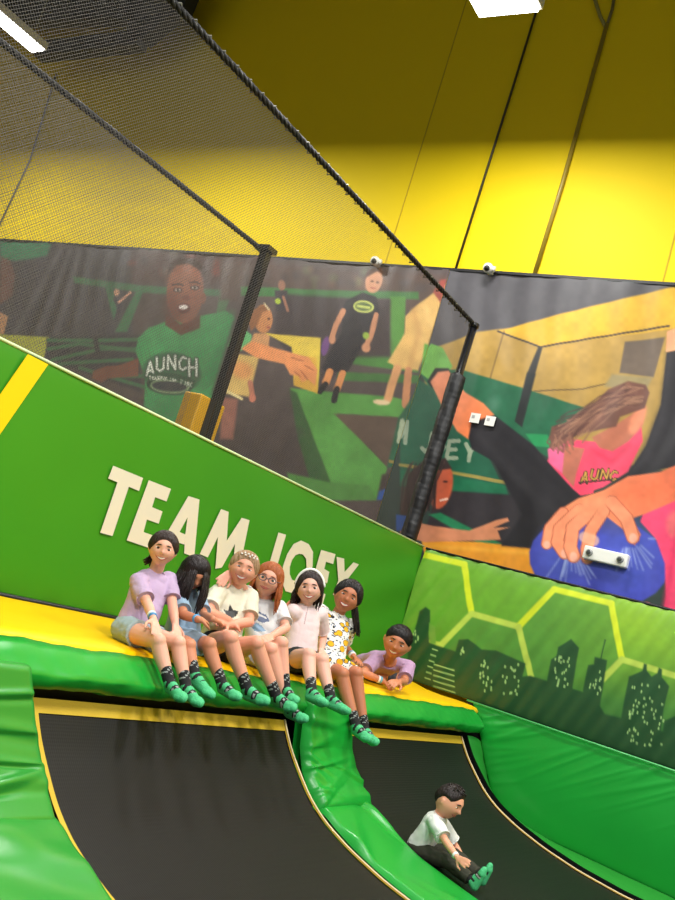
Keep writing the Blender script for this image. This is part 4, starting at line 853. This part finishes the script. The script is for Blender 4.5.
def kid(name, label, H, sk, pel, neck, phi, headspec, sho, arms, legs, top, bottom, face, hair, vox=.0055, torso_w=1.0, sleeve=.75, toes=True, neckr=.036, tuck=0):
    root = empty('person', tuple(pel)); tag(root, label, 'person')
    S_, F, U = body_frames(pel, neck, phi); M_ = skin(sk); B = MB()
    hx, hy, hpx, roll, yaw, pitch, hd_d = headspec
    r = ray((hx, hy)); cam_depth = (R3.T @ neck)[2] if hd_d is None else (R3.T @ neck)[2] + hd_d
    hc = r / FPX * cam_depth; hh = hpx / FPX * cam_depth; hd = Head(hc, hh, head_frame((hx, hy), hh, 0, roll, yaw, pitch)); hd.mesh_into(B)
    B.cap(neck - U * .02 * H, hc - hd.A[2] * hh * .25 - hd.A[1] * hh * .10, neckr * H, neckr * H * .95)
    W = torso_w
    sec = [(-.16, .06 * W, .05, 0), (-.06, .085 * W, .06, 0), (.1, .082 * W, .06, 0), (.35, .072 * W, .054, .004), (.62, .08 * W, .056, 0), (.85, .086 * W, .05, -.004), (.95, .06 * W, .04, 0), (1.02, .034, .034, 0)]
    B.loft(torso_rings(pel, neck, S_, F, U, H, sec))
    info = {}
    JA = []
    for (q, sp) in zip((-1, 1), sho):
        base = neck - U * .055 * H + S_ * q * .035 * H
        sh = reach(base, sp, .074 * H * W, S_ * q) if len(sp) == 2 else np.array(sp)
        B.cap(base, sh, .036 * H, .033 * H); JA.append(sh)
    AR_ = []
    for q, sh, a in zip((-1, 1), JA, arms):
        if a is None: AR_.append(None); continue
        el = reach(sh, a['el'], .165 * H, a.get('pe', (0, 0, -1))) if len(a['el']) == 2 else np.array(a['el'], float)
        wr = reach(el, a['wr'], .135 * H, a.get('pw', (0, -1, -.2))) if len(a['wr']) == 2 else np.array(a['wr'], float)
        B.cap(sh, el, .031 * H, .0235 * H); B.cap(el, el + (wr - el) * .4, .0245 * H, .024 * H); B.cap(el + (wr - el) * .4, wr, .024 * H, .0165 * H)
        hs = .098 * H; hp = reach(wr, a['ha'], hs, a.get('ph', (0, -1, -.2)))
        hand(B, wr, hp - wr, np.array(a.get('n', (0, -.3, 1)), float), hs * 1.12, a.get('curl', .35), a.get('th', q))
        AR_.append((el, wr)); info['arm%d' % q] = (round(np.linalg.norm(el - sh) / H, 3), round(np.linalg.norm(wr - el) / H, 3))
        if a.get('band'): band(root, wr, el, .0215 * H, a['band'])
    LG = []
    for q, l in zip((-1, 1), legs):
        hip = pel + S_ * q * .048 * H - U * .03 * H
        kn, an, to = [np.array(p, float) if p[0] < 20 else on(p[:2], 1, p[2]) for p in l]
        B.cap(hip, hip + (kn - hip) * .5, .056 * H, .05 * H); B.cap(hip + (kn - hip) * .5, kn, .05 * H, .036 * H)
        mid = kn + (an - kn) * .33 + F * -.008 * H; B.cap(kn, mid, .035 * H, .036 * H); B.cap(mid, an, .036 * H, .0225 * H)
        B.ell(kn + F * .008 * H, (.034 * H,) * 3)
        d_ = unit(kn - an); bl_ = an + (to - an) * .6 - d_ * .02 * H; B.cap(an, bl_, .018 * H, .014 * H); B.cap(bl_, to - (to - an) * .15 - d_ * .017 * H, .014 * H, .01 * H); LG.append((hip, kn, an, to)); info['leg%d' % q] = (round(np.linalg.norm(kn - hip) / H, 3), round(np.linalg.norm(an - kn) / H, 3), round(np.linalg.norm(to - an) / H, 3), 'kz', round(kn[2], 3))
    info['torso'] = round(np.linalg.norm(neck - pel) / H, 3); info['head'] = round(hh, 3); NOTE.append((name, info))
    me = B.remesh(vox, 2, .4); body = link('body', me, M_, root, True)
    for hip, kn, an, to in LG: sock(root, an, kn, to, H)
    # ---- top
    T = MB(); e = .012
    hem = top.get('hem', -.06)
    s2 = [(hem, .098 * W, .074, 0), (.08, .098 * W, .075, 0), (.35, .092 * W, .07, .004), (.62, .096 * W, .068, 0), (.85, .094 * W, .06, -.004), (.945, .068 * W, .05, 0), (.985, .045, .043, 0)]
    T.loft(torso_rings(pel, neck, S_, F, U, H, s2))
    for q, sh, A_ in zip((-1, 1), JA, AR_):
        base = neck - U * .06 * H + S_ * q * .035 * H; T.cap(base, sh, .046 * H, .044 * H)
        if A_ is not None:
            d = A_[0] - sh; T.cap(sh, sh + d * sleeve, .044 * H, .043 * H if sleeve < .9 else .034 * H, flat=False) if False else (T.cap(sh, sh + d * .2, .045 * H, .044 * H), T.cap(sh, sh + d * sleeve, .044 * H, top.get('cuff', .044) * H, flat=True))
    if top.get('skirt'):
        k = (LG[0][1] + LG[1][1]) / 2; hipc = (LG[0][0] + LG[1][0]) / 2; d = k - hipc; up = unit(np.cross(S_, unit(d))); up = up if up[2] > 0 else -up
        for t0, t1, w0, w1, h0, h1 in [(-.15, .4, .10, .118, .075, .068), (.4, top['skirt'], .118, .125, .068, .06)]:
            T.loft([[hipc + d * t + up * .004 * H + S_ * math.cos(a) * w * H + up * math.sin(a) * h_ * H for a in np.linspace(0, 2 * math.pi, 33)[:-1]] for t, w, h_ in ((t0, w0, h0), (t1, w1, h1))])
        T.cap(pel, hipc, .085 * H, .09 * H)
    me = T.remesh(.0062, 3, .5); ruffle(me, top.get('ruf', .0016), int(H * 1000), 42)
    mats = [top['m']] + top.get('pm', [])
    o = link(top.get('name', 't_shirt'), me, mats, root, True)
    if top.get('marks'): mark(me, top['marks'])
    cb = MB(); rg = torso_rings(pel, neck, S_, F, U, H, [(.985, .043, .041, .004)])[0]; cb.tube(rg + rg[:1], .0048 * H / 1.1, 0, 7); cb.build('neckband', [top['m']], root)
    for q, sh, A_ in zip((-1, 1), JA, AR_):
        if A_ is None: continue
        d = unit(A_[0] - sh); c_ = sh + (A_[0] - sh) * sleeve; a1 = unit(np.cross(d, [0, 0, 1.001])); a2 = np.cross(d, a1); cr = top.get('cuff', .044) * H * .96
        cb = MB(); cb.tube([c_ + cr * (math.cos(t) * a1 + math.sin(t) * a2) for t in np.linspace(0, 2 * math.pi, 21)], .0045, 0, 6); cb.build('sleeve_hem', [top['m']], root)
    # ---- bottom
    if bottom:
        T = MB(); T.ell(pel - U * .01 * H, (.098 * H, .078 * H, .075 * H), [S_, F, U])
        for hip, kn, an, to in LG:
            if bottom.get('long'):
                T.cap(hip, kn, .062 * H, .048 * H); T.cap(kn, kn + (an - kn) * .88, .047 * H, .04 * H, flat=True); T.ell(kn, (.047 * H,) * 3)
            else: T.cap(hip, hip + (kn - hip) * .15, .068 * H, .068 * H); T.cap(hip, hip + (kn - hip) * bottom['len'], .066 * H, .066 * H, flat=True)
        me = T.remesh(.006, 2, .5); ruffle(me, .0014, int(H * 777), 60); link(bottom.get('name', 'shorts'), me, bottom['m'], root, True)
    hd.face(root, **face)
    hm = hairmat(hair['c']); b = MB(); hair['f'](hd, b); b.build('hair', hm, root)
    return root, hd, dict(S=S_, F=F, U=U, neck=neck, pel=pel, arms=AR_, legs=LG, sho=JA)
def cloth(name, c, rough=.85, **k): return mat(name, c, rough, bump=.25, bscale=35, spec=.2, **k)
seatpt = lambda x, y, z: np.array([x, y, z], float)
def onY(px, y): return on(px, 1, y)

# ---- girl 1: lilac tee, pale denim shorts, hair tied back
def h1(hd, b):
    hair_cap(hd, b, .08, .01, 40, front=.62, side=-.12)
    for i in range(16): lock(b, hd, math.pi * (.85 + .3 * rng.rand()), -.1 - .3 * rng.rand(), .45, .07, .06, seed=i, drift=(-.25, .1, 0))
g1 = kid('g1', 'girl in a lilac t-shirt and pale denim shorts, leftmost on the yellow seat', 1.08, (222, 166, 142), seatpt(3.76, 3.33, -.405), onY((155.5, 572), 3.40), math.radians(-28),
    (163, 549, 33, 14, 2, 4, -.06), [(138.5, 582), (169, 580)],
    [dict(el=(147.5, 604), pe=(0, -1, -.4), wr=(153.5, 619.5), ha=(157.5, 634), n=(-.2, -.6, 1), curl=.25, band=[(60, 130, 180), (236, 236, 232)], th=-1, pw=(0, -1, 0)), dict(el=(172.5, 605), wr=(175.5, 625), ha=(178, 638), pe=(0, -1, -.3), n=(-.2, -.6, 1), pw=(0, -1, 0), th=1)],
    [[(158, 641, 3.03), (169.5, 683, 2.905), (182, 695, 2.78)], [(178, 643, 3.02), (186, 687, 2.90), (199, 700, 2.78)]],
    dict(m=cloth('lilac_cotton', (184, 160, 190)), hem=-.1), dict(m=cloth('pale_denim', (154, 171, 176)), len=.42),
    dict(smile=1, eyes='open'), dict(c=(48, 34, 30), f=h1))
# ---- girl 2: light blue dress, long dark hair falling over her face
def h2(hd, b):
    hair_cap(hd, b, .07, .012, 44, front=.50, side=-.3)
    for i in range(190):
        az = .55 + 5.1 * rng.rand()
        lock(b, hd, az, .45 - .7 * rng.rand(), .62 + .35 * rng.rand(), .030 + .012 * rng.rand(), .06 + .08 * rng.rand(), .03, seed=i)
    for i in range(34): lock(b, hd, .35 + .6 * rng.rand(), .6, 1.05 + .35 * rng.rand(), .022, .06 + .1 * rng.rand(), .025, seed=100 + i)
    for i in range(34): lock(b, hd, -.4 - .6 * rng.rand(), .6, 1.0 + .3 * rng.rand(), .022, .06 + .1 * rng.rand(), .025, seed=200 + i)
g2 = kid('g2', 'girl in a light blue dress looking down, long dark hair over her face', 1.08, (196, 130, 98), seatpt(4.10, 3.30, -.405), onY((189, 588), 3.36), math.radians(-8),
    (194.5, 573, 33, 12, 24, 34, -.08), [(179, 596), (197, 597)],
    [dict(el=(183.5, 615), wr=(199, 619.5), ha=(207.5, 621), n=(-.2, -.4, 1), pe=(0, -.5, -1), pw=(.4, -1, 0), ph=(1, -.2, 0), curl=.5, band=[(70, 150, 200)], th=-1), dict(el=(204, 616), wr=(213, 619), ha=(221, 622), pe=(.2, -.6, -1), pw=(.2, -1, 0), ph=(1, -.2, 0), curl=.5)],
    [[(188, 645, 3.03), (195, 676, 2.93), (211, 692, 2.80)], [(208.5, 644, 3.02), (222, 684, 2.90), (237, 694, 2.77)]],
    dict(m=cloth('light_blue_cotton', (142, 167, 189)), hem=-.1, skirt=.78, name='dress'), None,
    dict(smile=0, eyes='shut'), dict(c=(34, 26, 26), f=h2))
# ---- girl 3: cream tee, braided fair hair
m_bead = IR((232, 228, 220))
def h3(hd, b):
    hair_cap(hd, b, .05, .02, 22, front=.60, side=-.05)
    for i in range(8): lock(b, hd, math.pi * (.8 + .4 * rng.rand()), -.2, .3, .06, .05, seed=i)
g3 = kid('g3', 'girl with fair braided hair in a cream t-shirt with a black bird print', 1.22, (222, 156, 130), seatpt(4.45, 3.30, -.395), onY((233, 587), 3.38), math.radians(-22),
    (243.5, 568.5, 34, 22, 2, 2, -.05), [(217, 594), (250, 597)],
    [dict(el=(208, 612), wr=(229, 620), ha=(240, 625), n=(-.1, -.3, 1), pe=(-.5, -.6, -1), pw=(1, -1, 0), ph=(1, -.2, 0), curl=.4, th=-1), dict(el=(249, 622), wr=(227, 625), ha=(216, 619), pe=(.3, -1, -1), pw=(-1, -1, 0), ph=(-1, -.2, .1), n=(0, -.5, 1), curl=.4)],
    [[(230, 638, 3.03), (247, 689, 2.90), (265, 698, 2.76)], [(256, 643, 3.02), (276, 696, 2.90), (292, 705, 2.76)]],
    dict(m=cloth('cream_cotton', (208, 203, 183)), pm=[IR((30, 30, 30))], marks=[([(223, 609), (228, 611), (230, 604), (233, 610), (239, 611), (240, 609), (236, 616), (231, 619), (226, 614)], 1), ([(217, 612), (222, 612), (228, 619), (222, 619)], 1)], hem=-.08), dict(m=cloth('black_shorts', (30, 30, 36)), len=.25),
    dict(smile=1, eyes='squint', brow=(150, 112, 84), iris=(70, 80, 90)), dict(c=(156, 124, 92), f=h3), torso_w=1.05)
b = MB(); hd = g3[1]
for i in range(9): az = -.7 + i * .2; b.ell(hd.P(*dirn(az, .70 + .1 * (i % 2)), .065), (.006, .006, .006))
b.build('hair_beads', m_bead, g3[0])
# ---- girl 4: glasses, red hair, white tee with blue print
def h4(hd, b):
    hair_cap(hd, b, .06, .012, 40, front=.60, side=-.35)
    for i in range(150):
        s = 1 if rng.rand() < .6 else -1; lock(b, hd, s * (.95 + 2.1 * rng.rand()), .3 - .6 * rng.rand(), .55 + .25 * rng.rand(), .034, .07, .04, seed=i, drift=(.05, 0, 0))
g4 = kid('g4', 'girl with glasses and red hair in a white t-shirt with a blue print', 1.18, (222, 162, 138), seatpt(4.87, 3.30, -.40), onY((264, 600), 3.38), math.radians(-26),
    (268.5, 579.5, 33, 22, -4, 4, -.05), [(250, 606), (279, 608)],
    [dict(el=(243, 588), wr=(229.5, 573), ha=(220, 583), pe=(-.5, .2, .8), pw=(-.6, -.2, .3), ph=(-.5, -1, -.3), n=(-.2, -1, .6), curl=.3, th=1), dict(el=(286, 628), wr=(271, 636.5), ha=(262, 641), pe=(.3, -.8, -1), pw=(-1, -1, 0), ph=(-1, -.3, 0), n=(0, -.5, 1), curl=.3)],
    [[(270, 649, 3.05), (289, 708, 2.89), (304, 716, 2.77)], [(281, 643, 3.03), (285.5, 689, 2.93), (295, 697, 2.81)]],
    dict(m=cloth('white_cotton', (208, 208, 208)), pm=[IR((70, 84, 118)), IR((120, 150, 178)), IR((214, 176, 192))], hem=-.08, marks=[
        ([(251, 604), (255, 604), (257, 611), (266, 615), (270, 621), (262, 623), (254, 618), (250, 611)], 1), ([(257, 612.5), (266, 617), (267, 619), (258, 616)], 0), ([(249, 618), (254, 620), (257, 627), (251, 628)], 3), ([(256, 622), (262, 626), (266, 631), (256, 632), (252, 628)], 2)]),
    dict(m=cloth('pale_shorts', (176, 183, 190)), len=.5),
    dict(smile=.5, eyes='open', brow=(140, 80, 50), iris=(60, 80, 80)), dict(c=(158, 84, 42), f=h4))
hd = g4[1]; b = MB()
for q in (-1, 1):
    c = hd.L((.155 * q, .46, .03)); b.tube([c + (np.array([math.cos(a) * .115, .0, math.sin(a) * .085]) * hd.h) @ hd.A for a in np.linspace(0, 2 * math.pi, 19)], .012 * hd.h, 0, 6)
    b.tube([hd.L((.27 * q, .46, .05)), hd.L((.385 * q, .30, .05)), hd.L((.40 * q, 0, .03))], .01 * hd.h, 0, 6)
b.tube([hd.L((-.04, .47, .05)), hd.L((0, .49, .06)), hd.L((.04, .47, .05))], .012 * hd.h, 0, 6); b.build('glasses', IR((70, 72, 84)), g4[0])
# ---- girl 5: pale pink top, white headband
def h5(hd, b):
    hair_cap(hd, b, .06, .01, 40, front=.66, side=-.3)
    for i in range(80): lock(b, hd, math.pi + (rng.rand() - .5) * 3.2, -.05 - .4 * rng.rand(), .35 + .2 * rng.rand(), .034, .05, .03, seed=i)
g5 = kid('g5', 'girl in a pale pink top and dark shorts with a white headband', 1.22, (222, 170, 150), seatpt(5.32, 3.30, -.39), onY((305, 605), 3.38), math.radians(-30),
    (309.5, 588, 31.5, 6, 0, 3, -.05), [(293, 612), (320, 614)],
    [dict(el=(290, 632), wr=(295, 648), ha=(300, 655), pe=(-.3, .4, -1), pw=(0, -1, -.5)), dict(el=(323, 636), wr=(321, 650), ha=(324, 657), pe=(.3, .5, -1), pw=(0, -.5, -.5))],
    [[(309, 655, 3.03), (311.5, 692, 2.89), (325, 700, 2.76)], [(322, 660, 3.03), (331, 699, 2.87), (347, 708, 2.74)]],
    dict(m=cloth('pale_pink_cotton', (224, 203, 204)), hem=-.12, ruf=.0008, pm=[IR((176, 150, 152))], marks=[([(307.5, 607), (308.6, 607), (304.8, 624), (303.7, 624)], 1)]), dict(m=cloth('charcoal_shorts', (46, 50, 48)), len=.42),
    dict(smile=1, eyes='open'), dict(c=(44, 30, 28), f=h5))
hd = g5[1]; b = MB(); pts = [hd.P(*dirn(math.pi / 2, 0), 0)]
pts = []
for t in np.linspace(-1.45, 1.45, 25): pts.append(hd.L((math.sin(t) * .46, .02, math.cos(t) * .59)))
b.tube(pts, .05 * hd.h, 0, 8); b.tube([p + hd.A[1] * .05 * hd.h for p in pts], .04 * hd.h, 0, 8); b.build('headband', IR((236, 232, 224)), g5[0])
# ---- girl 6: lemon print dress, dark ponytail
def lemon():
    m = cloth('lemon_print_cotton', (214, 212, 205)); nt = m.node_tree; N = nt.nodes; L = nt.links; tc = N.new('ShaderNodeTexCoord'); prev = None
    bsdf = N['Principled BSDF']; base = (.85, .84, .80, 1)
    for sc, th, col, st in ((30, .30, (50, 62, 84), (1, 1, 2.2)), (24, .22, (120, 140, 170), (2, 1, 1)), (13.5, .40, (30, 34, 44), (1, 1, 1.3)), (13.5, .35, (232, 176, 40), (1, 1, 1.3))):
        mp = N.new('ShaderNodeMapping'); mp.inputs['Scale'].default_value = st; L.new(tc.outputs['Object'], mp.inputs[0])
        if sc != 13.5: mp.inputs['Rotation'].default_value = (.6, .8, .3)
        v = N.new('ShaderNodeTexVoronoi'); v.inputs['Scale'].default_value = sc; L.new(mp.outputs[0], v.inputs[0]); lt = N.new('ShaderNodeMath'); lt.operation = 'LESS_THAN'; lt.inputs[1].default_value = th; L.new(v.outputs['Distance'], lt.inputs[0])
        mx = N.new('ShaderNodeMix'); mx.data_type = 'RGBA'; L.new(lt.outputs[0], mx.inputs['Factor']); mx.inputs[7].default_value = tuple(lin(col)) + (1,)
        if prev is None: mx.inputs[6].default_value = base
        else: L.new(prev, mx.inputs[6])
        prev = mx.outputs[2]
    L.new(prev, bsdf.inputs['Base Color']); return m
def h6(hd, b):
    hair_cap(hd, b, .075, .012, 40, front=.62, side=-.2)
    for i in range(60): lock(b, hd, math.pi * .62 + (rng.rand() - .5) * .5, -.25 - .2 * rng.rand(), .6 + .25 * rng.rand(), .034, .12, .06, seed=i, drift=(.25, -.1, 0))
g6 = kid('g6', 'girl with a dark ponytail in a white dress printed with lemons', 1.26, (182, 114, 82), seatpt(5.73, 3.32, -.385), onY((337, 614), 3.40), math.radians(-26),
    (347.5, 596.5, 32, 28, 2, 2, -.05), [(321, 612), (350, 626)],
    [dict(el=(306, 604), wr=(294.5, 600), ha=(289, 609), pe=(-.6, .3, .3), pw=(-.6, -.3, .1), ph=(-.2, -1, -.6), n=(-.3, -1, .5), curl=.35, th=1), dict(el=(343, 645), wr=(354, 657), ha=(360, 662), pe=(.4, -.2, -1), pw=(.4, -1, 0), ph=(.5, -1, 0), band=[(225, 225, 225), (130, 160, 190)], n=(0, -.4, 1))],
    [[(342, 674, 3.04), (356, 726, 2.85), (368, 736, 2.73)], [(356, 673, 3.03), (364.5, 730, 2.86), (375, 739, 2.74)]],
    dict(m=lemon(), hem=-.1, skirt=.82, name='dress'), None,
    dict(smile=1, eyes='squint'), dict(c=(30, 24, 24), f=h6))
# ---- boy 7: lilac tee, leaning on his forearms at the far end
def h7(hd, b): hair_cap(hd, b, .05, .01, 60, front=.52, side=.15, back=-.35)
g7 = kid('g7', 'boy in a lilac t-shirt leaning on his forearms at the far seat end', 1.30, (196, 126, 92), seatpt(6.98, 3.66, -.40), onY((389, 661), 3.34), math.radians(-35),
    (397.5, 642, 33, 24, -2, 14, -.15), [(375, 661), (408, 667)],
    [dict(el=(363, 673), wr=(383, 681), ha=(391, 687), pe=(-.4, -1, -.6), pw=(.6, -1, 0), ph=(.5, -1, 0), n=(0, -.4, 1), band=[(110, 170, 190), (232, 232, 232)], curl=.3), dict(el=(404, 682), wr=(399, 682), ha=(391.5, 683), pe=(0, -1, -.8), pw=(-.8, -1, 0), ph=(-1, -.2, 0), n=(0, -.4, 1), curl=.6)],
    [[(6.80, 3.42, -.43), (7.05, 3.74, -.45), (7.12, 3.85, -.46)], [(7.15, 3.42, -.43), (7.35, 3.74, -.45), (7.42, 3.86, -.46)]],
    dict(m=cloth('lilac_cotton_jersey', (178, 144, 176)), hem=-.05), dict(m=cloth('grey_shorts', (63, 64, 72)), len=.8),
    dict(smile=1, eyes='squint', brow=(26, 20, 20)), dict(c=(22, 18, 18), f=h7), torso_w=1.2)
# ---- toddler sliding down the far trampoline
def onX(px, x): return on(px, 0, x)
def h8(hd, b):
    hair_cap(hd, b, .05, .012, 46, front=.66, side=.24, back=-.42)
    for i in range(60): az = rng.rand() * 6.28; z = .75 + .24 * rng.rand(); lock(b, hd, az, z, .0, .04, .02, .03, down=(0, 0, 0), seed=i, drift=(-.02, -.06, .07), n=5)
XT = 5.80
g8 = kid('g8', 'small boy in a white shirt and dark trousers sitting on the far curved trampoline', .98, (222, 158, 128), onX((420, 845), XT), onX((440, 814), XT), math.radians(0),
    (449.5, 802, 32, 12, 66, 22, 0.), [tuple(onX((434, 822), XT - .09)), tuple(onX((443, 824), XT + .09))],
    [dict(el=(446, 842), wr=(457.5, 858), ha=(467, 864), pe=(-.3, -1, -1), pw=(-.2, -1, -.3), ph=(-.2, -1, 0), n=(-1, 0, .4), band=[(236, 232, 230)], curl=.3), dict(el=(455, 846), wr=(463, 860), ha=(470, 864), pe=(.3, -1, -1), pw=(0, -1, 0), ph=(0, -1, 0), n=(1, 0, .4))],
    [[tuple(onX((447, 861), XT - .07)), tuple(onX((472, 881), XT - .07)), tuple(onX((482, 868), XT - .07))], [tuple(onX((455, 856), XT + .07)), tuple(onX((480, 876), XT + .07)), tuple(onX((488, 864), XT + .07))]],
    dict(m=cloth('white_shirt_cotton', (210, 212, 207)), hem=-.14, cuff=.05, ruf=.002), dict(m=cloth('dark_olive_trousers', (55, 55, 46)), long=True, name='trousers'),
    dict(smile=.6, eyes='squint', brow=(40, 28, 24)), dict(c=(34, 26, 24), f=h8), torso_w=1.05)
